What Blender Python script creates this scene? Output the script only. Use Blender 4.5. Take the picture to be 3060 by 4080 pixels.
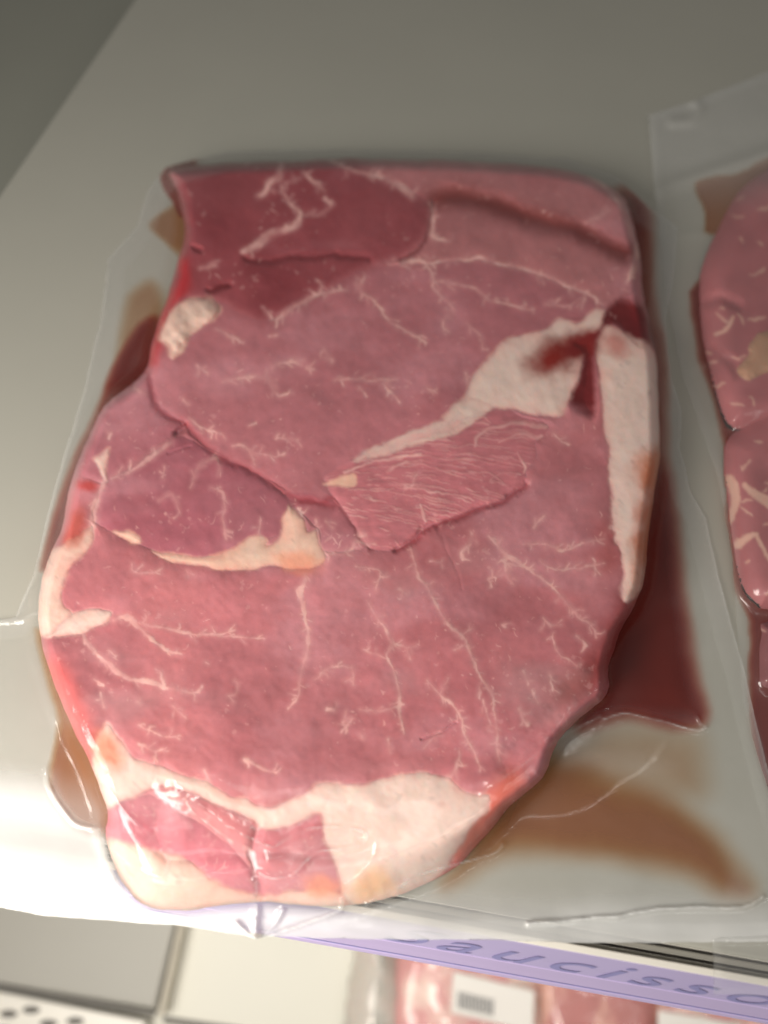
import bpy, math, random
import numpy as np
from mathutils import Vector

for o in list(bpy.data.objects): bpy.data.objects.remove(o)
S = bpy.context.scene
COL = S.collection
rng = np.random.default_rng(7)
random.seed(7)

# ------------------------------------------------------------------ camera
H = 0.28                       # camera height above the shelf (m)
TILT = math.radians(25.0)      # away from straight down
FPX = 3067.0                   # focal length in photo pixels
cam_d = bpy.data.cameras.new('camera'); cam = bpy.data.objects.new('camera', cam_d); COL.objects.link(cam)
cam.location = (0, 0, H); cam.rotation_euler = (TILT, 0, 0)
cam_d.sensor_fit = 'HORIZONTAL'; cam_d.sensor_width = 36; cam_d.lens = 36 * FPX / 3060
cam_d.clip_start = 0.01; cam_d.clip_end = 50
cam_d.dof.use_dof = True; cam_d.dof.focus_distance = 0.272; cam_d.dof.aperture_fstop = 5.0
S.camera = cam
S.render.resolution_x = 768; S.render.resolution_y = 1024

# ------------------------------------------------------------------ light (cabinet lamps)
W = bpy.data.worlds.new('World'); S.world = W; W.use_nodes = True
bg = W.node_tree.nodes['Background']
bg.inputs[0].default_value = (1.0, 0.97, 0.93, 1); bg.inputs[1].default_value = 0.17

def area(name, loc, target, sx, sy, power, color):
    l = bpy.data.lights.new(name, 'AREA'); l.shape = 'RECTANGLE'; l.size = sx; l.size_y = sy
    l.energy = power; l.color = color
    o = bpy.data.objects.new(name, l); COL.objects.link(o); o.location = loc
    o.rotation_euler = (Vector(target) - Vector(loc)).to_track_quat('-Z', 'Y').to_euler()
    return o
area('cabinet_lamp', (-0.29, -0.13, 0.26), (-0.02, 0.03, 0.0), 0.26, 0.16, 2.9, (1.0, 0.955, 0.89))
area('ceiling_lamp', (0.45, -0.55, 1.3), (0.45, 0.05, 0.0), 2.2, 0.06, 5.5, (1.0, 0.965, 0.91))
area('shelf_lamp', (-0.172, -0.135, 0.125), (-0.11, -0.005, 0.0), 0.10, 0.03, 0.15, (1.0, 0.86, 0.66))

area('lower_shelf_lamp', (0.02, 0.03, -0.07), (0.0, -0.07, -0.33), 0.5, 0.02, 0.55, (1.0, 0.97, 0.92))

S.view_settings.view_transform = 'Standard'; S.view_settings.look = 'None'
S.view_settings.exposure = -0.27; S.view_settings.gamma = 1.0
S.render.engine = 'CYCLES'
S.cycles.caustics_reflective = False; S.cycles.caustics_refractive = False
S.cycles.max_bounces = 5; S.cycles.diffuse_bounces = 3; S.cycles.glossy_bounces = 2; S.cycles.transparent_max_bounces = 24

# ------------------------------------------------------------------ plan helpers
ct, st = math.cos(TILT), math.sin(TILT)
def px2w(u, v, z):
    """where the sight line through plan mark (u, v) meets height z"""
    u = np.asarray(u, float); v = np.asarray(v, float)
    a = (u - 1530) / FPX; b = (2040 - v) / FPX
    dx = a; dy = b * ct + st; dz = b * st - ct
    t = (np.asarray(z, float) - H) / dz
    return np.stack([dx * t, dy * t, np.broadcast_to(np.asarray(z, float), dx.shape)], -1)

TL = {'S': (0, 0, 1.0), 'M': (0, 0, 3060 / 1659), 'A': (500, 500, .7233), 'B': (1500, 500, .7836), 'C': (100, 1400, .7836),
      'D': (1200, 1300, .9042), 'E': (0, 2400, .9042), 'F': (1300, 2400, .9042), 'G': (0, 3100, .9644), 'H': (1400, 3100, 1.0),
      'I': (2400, 200, .678), 'J': (2500, 1500, .678)}
def P(t, pts):
    x0, y0, s = TL[t]
    a = np.array([tuple(p) for p in pts], float)
    a[:, 0] = x0 + a[:, 0] * s; a[:, 1] = y0 + a[:, 1] * s
    if a.shape[1] > 2: a[:, 2] *= s
    return a
def spline(p, closed, n=3):
    N = len(p); out = []
    rngi = range(N if closed else N - 1)
    for i in rngi:
        if closed: p0, p1, p2, p3 = p[(i-1) % N], p[i], p[(i+1) % N], p[(i+2) % N]
        else: p0, p1, p2, p3 = p[max(i-1, 0)], p[i], p[i+1], p[min(i+2, N-1)]
        for k in range(n):
            t = k / n
            out.append(.5*((2*p1)+(-p0+p2)*t+(2*p0-5*p1+4*p2-p3)*t*t+(-p0+3*p1-3*p2+p3)*t**3))
    if not closed: out.append(p[-1])
    return np.array(out)

class NoiseLattice:
    def __init__(s, seed): s.t = np.random.default_rng(seed).random((256, 256)).astype(np.float32)
    def __call__(s, x, y):
        xi = np.floor(x).astype(int); yi = np.floor(y).astype(int)
        fx = x - xi; fy = y - yi
        fx = fx*fx*fx*(fx*(fx*6-15)+10); fy = fy*fy*fy*(fy*(fy*6-15)+10)
        a = s.t[yi & 255, xi & 255]; b = s.t[yi & 255, (xi+1) & 255]
        c = s.t[(yi+1) & 255, xi & 255]; d = s.t[(yi+1) & 255, (xi+1) & 255]
        return (a+(b-a)*fx)*(1-fy)+(c+(d-c)*fx)*fy
def fbm(x, y, scale, seed, octv=4, gain=.5):
    r = 0; amp = 1; tot = 0
    for k in range(octv):
        r = r + amp*(NoiseLattice(seed*17+k)(x/scale*2**k+13.7*k, y/scale*2**k+7.1*k)-.5); tot += amp; amp *= gain
    return r/tot*2
def sstep(a, b, x):
    t = np.clip((x-a)/(b-a), 0, 1); return t*t*(3-2*t)
def lin(c):
    c = np.array(c, float)/255.0
    return np.where(c <= .04045, c/12.92, ((c+.055)/1.055)**2.4)

class Grid:
    """regular plan grid with polygon and stroke rasterisers"""
    def __init__(g, u0, v0, u1, v1, step, warp=(0, 0), seed=3):
        g.step = step; g.u0 = u0; g.v0 = v0
        g.nu = int((u1-u0)/step)+1; g.nv = int((v1-v0)/step)+1
        g.U, g.V = np.meshgrid(u0+step*np.arange(g.nu), v0+step*np.arange(g.nv))
        a, b = warp
        g.WU = g.U + a*fbm(g.U, g.V, 90, seed, 3)+b*fbm(g.U, g.V, 18, seed+1, 2)
        g.WV = g.V + a*fbm(g.U, g.V, 90, seed+2, 3)+b*fbm(g.U, g.V, 18, seed+3, 2)
    def sub(g, p, pad):
        i0 = max(0, int((p[:, 0].min()-pad-g.u0)/g.step)); i1 = min(g.nu, int((p[:, 0].max()+pad-g.u0)/g.step)+2)
        j0 = max(0, int((p[:, 1].min()-pad-g.v0)/g.step)); j1 = min(g.nv, int((p[:, 1].max()+pad-g.v0)/g.step)+2)
        return slice(j0, max(j0, j1)), slice(i0, max(i0, i1))
    def sdist(g, p, pad=140, smooth=True, n=3, raw=False):
        """signed distance, positive inside, -pad far outside"""
        if smooth: p = spline(p, True, n)
        out = np.full(g.U.shape, -float(pad)); sl = g.sub(p, pad)
        x, y = (g.U[sl], g.V[sl]) if raw else (g.WU[sl], g.WV[sl])
        if x.size == 0: return out
        d2 = np.full(x.shape, 1e12); ins = np.zeros(x.shape, bool)
        q = np.roll(p, -1, 0)
        for (ax, ay), (bx, by) in zip(p, q):
            ex, ey = bx-ax, by-ay; L = ex*ex+ey*ey+1e-9
            t = np.clip(((x-ax)*ex+(y-ay)*ey)/L, 0, 1)
            d2 = np.minimum(d2, (x-ax-t*ex)**2+(y-ay-t*ey)**2)
            if ay != by:
                ins ^= ((ay > y) != (by > y)) & (x < ex*(y-ay)/(by-ay)+ax)
        d = np.sqrt(d2)
        out[sl] = np.where(ins, d, -np.minimum(d, pad)); return out
    def stroke(g, p, out, pad=40, smooth=True, n=3):
        """max-accumulate (half width - distance) into out"""
        if smooth and len(p) > 2: p = spline(p, False, n)
        for a, b in zip(p[:-1], p[1:]):
            sl = g.sub(np.array([a, b]), pad)
            x = g.WU[sl]; y = g.WV[sl]
            if x.size == 0: continue
            ex, ey = b[0]-a[0], b[1]-a[1]; L = ex*ex+ey*ey+1e-9
            t = np.clip(((x-a[0])*ex+(y-a[1])*ey)/L, 0, 1)
            d = np.hypot(x-a[0]-t*ex, y-a[1]-t*ey)
            out[sl] = np.maximum(out[sl], (a[2]+(b[2]-a[2])*t)*.5-d)
        return out
    def ldist(g, p, pad=120, smooth=True):
        p = np.c_[p[:, :2], np.zeros(len(p))]
        return -g.stroke(p, np.full(g.U.shape, -float(pad)), pad, smooth)

def snap(g, d):
    """pull the outermost ring of grid points onto the outline"""
    gv, gu = np.gradient(d, g.step); n = np.hypot(gu, gv)+1e-6
    m = (d < 0) & (d > -1.3*g.step)
    u = np.where(m, g.U-d*gu/n, g.U); v = np.where(m, g.V-d*gv/n, g.V)
    return u, v, d > -1.3*g.step
def blur(a, r):
    """three box blurs of radius r cells"""
    for _ in range(3):
        for ax in (0, 1):
            p = np.pad(a, [(r+1, r) if k == ax else (0, 0) for k in (0, 1)], mode='edge')
            c = np.cumsum(p, ax)
            n = a.shape[ax]
            hi = np.take(c, range(2*r+1, 2*r+1+n), ax); lo = np.take(c, range(0, n), ax)
            a = (hi-lo)/(2*r+1)
    return a

# ------------------------------------------------------------------ mesh helpers
def tag(o, label=None, cat=None, group=None, kind=None):
    if label: o['label'] = label
    if cat: o['category'] = cat
    if group: o['group'] = group
    if kind: o['kind'] = kind
    return o
def empty(name, loc):
    o = bpy.data.objects.new(name, None); COL.objects.link(o); o.location = loc; o.empty_display_size = .01
    return o
def link(name, me, mat, parent=None):
    o = bpy.data.objects.new(name, me); COL.objects.link(o)
    if mat: me.materials.append(mat)
    if parent: o.parent = parent
    return o
def grid_normals(X):
    du = np.gradient(X, axis=1); dv = np.gradient(X, axis=0)
    n = np.cross(dv, du); n /= np.linalg.norm(n, axis=-1, keepdims=True)+1e-20
    n[n[..., 2] < 0] *= -1
    return n
def grid_mesh(name, X, fmask, mat, parent=None, col=None, extra=None, N=None, origin=(0, 0, 0)):
    ny, nx = X.shape[:2]
    j, i = np.nonzero(fmask)
    a = j*nx+i; quads = np.stack([a, a+nx, a+nx+1, a+1], 1)     # counter-clockwise seen from above (v runs down)
    used, inv = np.unique(quads, return_inverse=True); inv = inv.reshape(-1)
    co = X.reshape(-1, 3)[used]-np.array(origin)
    me = bpy.data.meshes.new(name)
    me.vertices.add(len(used)); me.vertices.foreach_set('co', co.astype(np.float32).ravel())
    me.loops.add(len(inv)); me.loops.foreach_set('vertex_index', inv.astype(np.int32))
    me.polygons.add(len(quads)); me.polygons.foreach_set('loop_start', np.arange(0, len(inv), 4, dtype=np.int32))
    me.update(calc_edges=True)
    if col is not None:
        at = me.color_attributes.new('col', 'FLOAT_COLOR', 'POINT')
        c = np.ones((len(used), 4), np.float32); c[:, :3] = col.reshape(-1, 3)[used]
        at.data.foreach_set('color', c.ravel())
    for k, v in (extra or {}).items():
        at = me.attributes.new(k, 'FLOAT', 'POINT'); at.data.foreach_set('value', v.reshape(-1)[used].astype(np.float32))
    if N is not None: me.normals_split_custom_set_from_vertices(N.reshape(-1, 3)[used].tolist())
    return link(name, me, mat, parent)
def poly_prism(name, top, bottom, mat, parent=None, origin=(0, 0, 0), bevel=0):
    """closed solid between two rings of the same length (world points)"""
    n = len(top); o3 = np.array(origin)
    v = [tuple(np.array(p)-o3) for p in top]+[tuple(np.array(p)-o3) for p in bottom]
    f = [tuple(range(n)), tuple(range(2*n-1, n-1, -1))]+[(i, n+i, n+(i+1) % n, (i+1) % n) for i in range(n)]
    me = bpy.data.meshes.new(name); me.from_pydata(v, [], f); me.validate(); me.update()
    for p in me.polygons: p.use_smooth = False
    o = link(name, me, mat, parent)
    if bevel:
        b = o.modifiers.new('bevel', 'BEVEL'); b.width = bevel; b.segments = 3; b.limit_method = 'ANGLE'
    import bmesh
    bm = bmesh.new(); bm.from_mesh(me); bmesh.ops.recalc_face_normals(bm, faces=bm.faces); bm.to_mesh(me); bm.free()
    return o
def slab(name, tile, pts, z, thick, mat, parent=None, origin=(0, 0, 0), bevel=0):
    p = P(tile, pts); t = px2w(p[:, 0], p[:, 1], z); b = t.copy(); b[:, 2] -= thick
    return poly_prism(name, t, b, mat, parent, origin, bevel)

# ------------------------------------------------------------------ materials
def mat(name):
    m = bpy.data.materials.new(name); m.use_nodes = True
    nt = m.node_tree; return m, nt, nt.nodes['Principled BSDF'], nt.nodes['Material Output']
def nd(nt, kind, **kw):
    n = nt.nodes.new(kind)
    for k, v in kw.items():
        if k in n.inputs: n.inputs[k].default_value = v
        else: setattr(n, k, v)
    return n
def simple(name, rgb, rough=.5, noise=.06, scale=60, bump=0, bscale=400, spec=.5):
    m, nt, b, out = mat(name)
    tc = nd(nt, 'ShaderNodeTexCoord'); nz = nd(nt, 'ShaderNodeTexNoise', Scale=scale, Detail=5.0)
    nt.links.new(tc.outputs['Object'], nz.inputs['Vector'])
    c = lin(rgb); r = nd(nt, 'ShaderNodeMix', data_type='RGBA')
    r.inputs[6].default_value = (*np.clip(c*(1-noise), 0, 1), 1); r.inputs[7].default_value = (*np.clip(c*(1+noise), 0, 1), 1)
    nt.links.new(nz.outputs['Fac'], r.inputs[0]); nt.links.new(r.outputs[2], b.inputs['Base Color'])
    b.inputs['Roughness'].default_value = rough; b.inputs['Specular IOR Level'].default_value = spec
    if bump:
        n2 = nd(nt, 'ShaderNodeTexNoise', Scale=bscale, Detail=4.0); bp = nd(nt, 'ShaderNodeBump', Strength=bump, Distance=.0005)
        nt.links.new(tc.outputs['Object'], n2.inputs['Vector']); nt.links.new(n2.outputs['Fac'], bp.inputs['Height']); nt.links.new(bp.outputs[0], b.inputs['Normal'])
    return m

def meat_mat(name, sss=.35, rough=.42, bump=.35, grain=1.0):
    m, nt, b, out = mat(name); L = nt.links
    at = nd(nt, 'ShaderNodeAttribute', attribute_name='col'); tc = nd(nt, 'ShaderNodeTexCoord')
    n1 = nd(nt, 'ShaderNodeTexNoise', Scale=900.0, Detail=4.0, Roughness=.65); L.new(tc.outputs['Object'], n1.inputs['Vector'])
    n2 = nd(nt, 'ShaderNodeTexNoise', Scale=140.0, Detail=5.0, Roughness=.6); L.new(tc.outputs['Object'], n2.inputs['Vector'])
    r1 = nd(nt, 'ShaderNodeMapRange'); r1.inputs[1].default_value = .25; r1.inputs[2].default_value = .75; r1.inputs[3].default_value = 1-.12*grain; r1.inputs[4].default_value = 1+.12*grain
    r2 = nd(nt, 'ShaderNodeMapRange'); r2.inputs[1].default_value = .25; r2.inputs[2].default_value = .75; r2.inputs[3].default_value = 1-.10*grain; r2.inputs[4].default_value = 1+.10*grain
    L.new(n1.outputs['Fac'], r1.inputs[0]); L.new(n2.outputs['Fac'], r2.inputs[0])
    mu = nd(nt, 'ShaderNodeMath', operation='MULTIPLY'); L.new(r1.outputs[0], mu.inputs[0]); L.new(r2.outputs[0], mu.inputs[1])
    vm = nd(nt, 'ShaderNodeVectorMath', operation='SCALE'); L.new(at.outputs['Color'], vm.inputs[0]); L.new(mu.outputs[0], vm.inputs['Scale'])
    L.new(vm.outputs[0], b.inputs['Base Color'])
    b.inputs['Roughness'].default_value = rough; b.inputs['Specular IOR Level'].default_value = .12
    b.inputs['Subsurface Weight'].default_value = sss; b.inputs['Subsurface Radius'].default_value = (1.0, .35, .25); b.inputs['Subsurface Scale'].default_value = .0022
    ad = nd(nt, 'ShaderNodeMath', operation='ADD'); L.new(n1.outputs['Fac'], ad.inputs[0]); L.new(n2.outputs['Fac'], ad.inputs[1])
    bp = nd(nt, 'ShaderNodeBump', Strength=bump, Distance=.0006); L.new(ad.outputs[0], bp.inputs['Height']); L.new(bp.outputs[0], b.inputs['Normal'])
    return m
MUSCLE = meat_mat('raw_muscle', sss=.4, bump=.08, grain=.25); FAT = meat_mat('raw_fat', sss=.6, rough=.4, bump=.04, grain=.25)

def film_mat(name, rough=.06, milk=.0, bump=.2, gloss=1.0):
    m, nt, b, out = mat(name); L = nt.links; nt.nodes.remove(b)
    tc = nd(nt, 'ShaderNodeTexCoord')
    n1 = nd(nt, 'ShaderNodeTexNoise', Scale=420.0, Detail=4.0, Roughness=.6); L.new(tc.outputs['Object'], n1.inputs['Vector'])
    n2 = nd(nt, 'ShaderNodeTexNoise', Scale=1700.0, Detail=3.0, Roughness=.6); L.new(tc.outputs['Object'], n2.inputs['Vector'])
    ad = nd(nt, 'ShaderNodeMath', operation='MULTIPLY_ADD'); L.new(n2.outputs['Fac'], ad.inputs[0]); ad.inputs[1].default_value = .35; L.new(n1.outputs['Fac'], ad.inputs[2])
    bp = nd(nt, 'ShaderNodeBump', Strength=bump, Distance=.0005); L.new(ad.outputs[0], bp.inputs['Height'])
    # thin sheet reflectance (Schlick, the same from both sides)
    ge = nd(nt, 'ShaderNodeNewGeometry'); dt = nd(nt, 'ShaderNodeVectorMath', operation='DOT_PRODUCT'); L.new(bp.outputs[0], dt.inputs[0]); L.new(ge.outputs['Incoming'], dt.inputs[1])
    ab = nd(nt, 'ShaderNodeMath', operation='ABSOLUTE'); L.new(dt.outputs['Value'], ab.inputs[0])
    om = nd(nt, 'ShaderNodeMath', operation='SUBTRACT', use_clamp=True); om.inputs[0].default_value = 1.0; L.new(ab.outputs[0], om.inputs[1])
    p5 = nd(nt, 'ShaderNodeMath', operation='POWER'); L.new(om.outputs[0], p5.inputs[0]); p5.inputs[1].default_value = 5.0
    fr = nd(nt, 'ShaderNodeMath', operation='MULTIPLY_ADD'); L.new(p5.outputs[0], fr.inputs[0]); fr.inputs[1].default_value = .45; fr.inputs[2].default_value = .055
    fm = nd(nt, 'ShaderNodeMath', operation='MULTIPLY', use_clamp=True); L.new(fr.outputs[0], fm.inputs[0]); fm.inputs[1].default_value = gloss
    tr = nd(nt, 'ShaderNodeBsdfTransparent'); tr.inputs[0].default_value = (1, 1, 1, 1)
    df = nd(nt, 'ShaderNodeBsdfDiffuse'); df.inputs[0].default_value = (.92, .92, .90, 1)
    tl = nd(nt, 'ShaderNodeBsdfTranslucent'); tl.inputs[0].default_value = (.92, .92, .90, 1)
    dm = nd(nt, 'ShaderNodeMixShader'); dm.inputs[0].default_value = .15; L.new(df.outputs[0], dm.inputs[1]); L.new(tl.outputs[0], dm.inputs[2])
    mk = nd(nt, 'ShaderNodeAttribute', attribute_name='milk'); mm = nd(nt, 'ShaderNodeMath', operation='MULTIPLY_ADD', use_clamp=True)
    L.new(mk.outputs['Fac'], mm.inputs[0]); mm.inputs[1].default_value = 1.0; mm.inputs[2].default_value = milk
    m1 = nd(nt, 'ShaderNodeMixShader'); L.new(mm.outputs[0], m1.inputs[0]); L.new(tr.outputs[0], m1.inputs[1]); L.new(dm.outputs[0], m1.inputs[2])
    gl = nd(nt, 'ShaderNodeBsdfGlossy'); gl.inputs['Roughness'].default_value = rough; L.new(bp.outputs[0], gl.inputs['Normal'])
    g2 = nd(nt, 'ShaderNodeBsdfGlossy'); g2.inputs['Roughness'].default_value = .42
    gm = nd(nt, 'ShaderNodeMixShader'); gm.inputs[0].default_value = .30; L.new(gl.outputs[0], gm.inputs[1]); L.new(g2.outputs[0], gm.inputs[2])
    m2 = nd(nt, 'ShaderNodeMixShader'); L.new(fm.outputs[0], m2.inputs[0]); L.new(m1.outputs[0], m2.inputs[1]); L.new(gm.outputs[0], m2.inputs[2])
    L.new(m2.outputs[0], out.inputs['Surface'])
    return m
FILM = film_mat('bag_film'); BACKFILM = film_mat('bag_back_film', .3, 0, .05, .15)

def juice_mat(name, rgb_trans, rgb_body, body=.35):
    """thin liquid: light passing is tinted with depth (attribute, mm of juice)"""
    m, nt, b, out = mat(name); L = nt.links; nt.nodes.remove(b)
    at = nd(nt, 'ShaderNodeAttribute', attribute_name='depth')
    sep = []
    comb = nd(nt, 'ShaderNodeCombineColor')
    for k, c in enumerate(lin(rgb_trans)):
        p = nd(nt, 'ShaderNodeMath', operation='POWER'); p.inputs[0].default_value = max(float(c), .002); L.new(at.outputs['Fac'], p.inputs[1]); L.new(p.outputs[0], comb.inputs[k])
    tr = nd(nt, 'ShaderNodeBsdfTransparent'); L.new(comb.outputs[0], tr.inputs[0])
    df = nd(nt, 'ShaderNodeBsdfDiffuse'); df.inputs[0].default_value = (*lin(rgb_body), 1)
    f = nd(nt, 'ShaderNodeMath', operation='POWER'); f.inputs[0].default_value = 1-body; L.new(at.outputs['Fac'], f.inputs[1])
    inv = nd(nt, 'ShaderNodeMath', operation='SUBTRACT'); inv.inputs[0].default_value = 1; L.new(f.outputs[0], inv.inputs[1])
    mx = nd(nt, 'ShaderNodeMixShader'); L.new(inv.outputs[0], mx.inputs[0]); L.new(tr.outputs[0], mx.inputs[1]); L.new(df.outputs[0], mx.inputs[2])
    L.new(mx.outputs[0], out.inputs['Surface'])
    return m
JUICE_RED = juice_mat('red_juice', (215, 115, 95), (128, 36, 25), .30)
JUICE_BROWN = juice_mat('brown_juice', (240, 208, 174), (160, 110, 76), .26)

SHELF = simple('painted_shelf_metal', (171, 169, 158), .42, .05, 14, .05, 900, .4)
LEDGE = simple('grey_green_ledge', (146, 146, 135), .6, .04, 20)
PURPLE = simple('lilac_label_card', (186, 174, 212), .5, .04, 40)
LILAC = simple('lilac_plastic_edge', (196, 180, 218), .25, .03, 40)
INK = simple('blue_ink', (146, 142, 188), .6, .05, 60)
WHITE = simple('white_plastic_lip', (238, 232, 220), .35, .03, 40)
GREY = simple('grey_metal_rail', (150, 146, 136), .4, .05, 40)
DARK = simple('dark_gap', (112, 108, 102), .7, .05, 40)
CREAM = simple('cream_lower_shelf', (226, 222, 208), .5, .03, 12)
GREYP = simple('grey_lower_panel', (172, 168, 158), .5, .04, 12)
LABELW = simple('white_label_paper', (232, 226, 218), .6, .03, 50)
BAR = simple('barcode_ink', (110, 110, 112), .6, .05, 50)
PINK = simple('pink_meat_cut', (222, 150, 148), .45, .22, 55, .2, 200)
BROWNP = simple('brown_red_meat_cut', (196, 120, 112), .45, .30, 45, .2, 200)

# ================================================================== SETTING
shelf = slab('shelf', 'S', [(1300, -1110), (-600, 1643), (-600, 3181), (3700, 3946), (3700, -1110)], 0.0, .003, SHELF, bevel=.0012)
tag(shelf, kind='structure')
p = P('S', [(-1600, -900), (1500, -1300), (700, 900), (-600, 1900), (-1600, 1600)])
ledge = slab('lower_ledge', 'S', [(-1900, -900), (1700, -1300), (900, 700), (-600, 1900), (-1900, 1600)], -.045, .004, LEDGE)
tag(ledge, kind='structure')
low = slab('lower_shelf', 'S', [(-1400, 2900), (4500, 3300), (4500, 5400), (-1400, 5400)], -0.3300, .004, CREAM)
tag(low, kind='structure')

# price rail along the shelf front
def rail_line(off, x): return (x, 3388+.178*x+off)
RX = (-500, 3600)
RO = px2w(1530, 3388+.178*1530, -.02)
rail = empty('price_rail', RO)
tag(rail, 'lilac price rail with blue script lettering along the shelf front', 'price rail')
def rail_strip(name, o0, z0, o1, z1, m, back=.002):
    a = [rail_line(o0, RX[0]), rail_line(o0, RX[1])]; b = [rail_line(o1, RX[1]), rail_line(o1, RX[0])]
    A = px2w([q[0] for q in a], [q[1] for q in a], z0); B = px2w([q[0] for q in b], [q[1] for q in b], z1)
    top = np.vstack([A, B]); n = np.cross(top[1]-top[0], top[2]-top[1]); n /= np.linalg.norm(n)
    if n[2] < 0: n = -n
    return poly_prism(name, top, top-n*back, m, rail, RO, .0003)
rail_strip('back_channel', -98, -.004, -86, -.004, DARK)
rail_strip('back_rib', -85, -.002, -62, -.002, GREY)
rail_strip('groove', -61, -.005, -50, -.005, DARK)
rail_strip('front_rib', -49, -.002, -34, -.002, GREY)
rail_strip('white_lip', -33, .0005, -2, .0005, WHITE)
rail_strip('label_strip', -1, -.001, 86, -.016, PURPLE)
rail_strip('plastic_edge', 87, -.0155, 130, -.022, LILAC)
rail_strip('dark_line', 131, -.0222, 136, -.0225, INK)
rail_strip('bottom_edge', 137, -.0222, 150, -.024, LILAC)
# lettering
fc = bpy.data.curves.new('lettering', 'FONT'); fc.body = 'Saucisson'; fc.size = 1.0; fc.shear = .6; fc.space_character = 1.25; fc.extrude = .002; fc.offset = 0.0
tmp = bpy.data.objects.new('lettering_tmp', fc); COL.objects.link(tmp)
bpy.context.view_layer.update()
tm = bpy.data.meshes.new_from_object(tmp.evaluated_get(bpy.context.evaluated_depsgraph_get()))
bpy.data.objects.remove(tmp)
n = len(tm.vertices); co = np.zeros(n*3, np.float32); tm.vertices.foreach_get('co', co); co = co.reshape(-1, 3)
wmax = co[:, 0].max()
# map letter x along the strip, letter y up the strip
def on_strip(x, y, zoff):
    uu = x; off = 84-y
    zz = -.001+(off+1)/87*(-.015)
    return px2w(uu, 3388+.178*uu+off, zz+zoff)
X = on_strip(1500+co[:, 0]/wmax*1830, (co[:, 1]+.02)/.75*68, .0006+co[:, 2]*.05)-RO
tm.vertices.foreach_set('co', X.astype(np.float32).ravel()); tm.update()
link('lettering', tm, INK, rail)

# lower shelf goods (far below, out of focus)
g1 = slab('grey_tray', 'G', [(-700, 380), (735, 560), (640, 955), (0, 850), (-700, 740)], -0.3150, .012, GREYP, bevel=.002)
tag(g1, 'plain grey tray on the lower shelf at the bottom left', 'tray')
O = px2w(100, 4060, -.19)
vent = empty('vent_panel', O); tag(vent, 'white perforated vent panel in the bottom left corner', 'vent panel')
slab('panel', 'G', [(-700, 775), (0, 885), (600, 1005), (560, 1400), (-700, 1400)], -0.3180, .004, WHITE, vent, O, .001)
for cx, cy in ((35, 975), (128, 958), (200, 1015), (310, 1005), (-70, 940), (430, 1070), (110, 1050), (20, 1045)):
    a = np.linspace(0, 2*np.pi, 17)[:-1]
    slab('hole', 'G', [(cx+36*math.cos(t), cy+17*math.sin(t)) for t in a], -0.3173, .0008, DARK, vent, O)
slab('tray_gap', 'G', [(-700, 745), (0, 853), (640, 962), (640, 985), (0, 878), (-700, 770)], -0.3185, .003, DARK, vent, O)
div = slab('shelf_divider', 'G', [(745, 560), (762, 565), (668, 985), (648, 990)], -0.3130, .015, simple('divider_plastic', (205, 196, 178), .4), bevel=.001)
tag(div, 'narrow pale divider beside the grey tray', 'divider')
lb = slab('shelf_seam', 'G', [(675, 985), (1000, 1030), (1000, 1060), (675, 1012)], -0.3290, .002, DARK)
tag(lb, kind='structure')

def lower_pack(name, tile, outline, m, label, lab_quad, bars, seed):
    p = P(tile, outline); c = p.mean(0); Oc = px2w(c[0], c[1], -.19)
    root = empty(name, Oc); tag(root, label, 'meat pack')
    g = Grid(p[:, 0].min()-20, p[:, 1].min()-20, p[:, 0].max()+20, p[:, 1].max()+20, 12, (10, 0), seed)
    sd = g.sdist(p, 100); z = -.329+.022*(1-np.exp(-np.clip(sd, 0, None)/45))+.002*fbm(g.U, g.V, 120, seed, 3)
    Xg = px2w(g.U, g.V, z); ok = sd > -6; fm = ok[:-1, :-1] & ok[1:, :-1] & ok[:-1, 1:] & ok[1:, 1:]
    ca, cb = (lin((228, 160, 156)), lin((246, 214, 200))) if m is PINK else (lin((196, 118, 112)), lin((232, 178, 160)))
    if m is GREYP: ca, cb = lin((186, 178, 166)), lin((216, 204, 192))
    t = sstep(-.1, .35, fbm(g.U, g.V*.5, 110, seed+4, 3))[..., None]
    grid_mesh('meat', Xg, fm, MUSCLE, root, ca*(1-t)+cb*t, None, None, Oc)
    grid_mesh('wrap', px2w(g.U, g.V, z+.0015), fm, FILM, root, None, {'milk': np.full(z.shape, .10)}, None, Oc)
    if lab_quad:
        la = slab('paper_label', tile, lab_quad, -0.3020, .0004, LABELW, root, Oc)
        q = np.array(lab_quad, float)
        for (s0, s1) in bars:
            def at(s, t): return tuple((q[0]*(1-s)+q[1]*s)*(1-t)+(q[3]*(1-s)+q[2]*s)*t)
            slab('barcode_bar', tile, [at(s0, .45), at(s1, .45), at(s1, .85), at(s0, .85)], -0.3012, .0003, BAR, la, (0, 0, 0))
        for ch in la.children: ch.location = -Vector(Oc)
    return root
bars = [(.08+.045*k, .08+.045*k+.022) for k in range(10)]
lower_pack('meat_pack', 'H', [(205, 560), (480, 600), (730, 660), (745, 1300), (180, 1300)], PINK, 'pink meat pack with a barcode label under the lilac rail', [(405, 770), (728, 850), (722, 1010), (398, 935)], bars, 21)
lower_pack('meat_pack', 'H', [(748, 680), (950, 720), (1215, 780), (1215, 1300), (752, 1300)], BROWNP, 'brownish red meat pack without a label under the rail', None, [], 33)
lower_pack('meat_pack', 'H', [(1225, 780), (1450, 820), (1750, 900), (1750, 1300), (1225, 1300)], PINK, 'pale meat pack with a white label at the bottom right', [(1222, 925), (1560, 985), (1560, 1150), (1222, 1090)], [], 45)
lower_pack('meat_pack', 'H', [(30, 620), (195, 640), (180, 1300), (-40, 1300)], GREYP, 'cloudy grey empty end of a pack left of the barcode label', None, [], 57)


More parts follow.
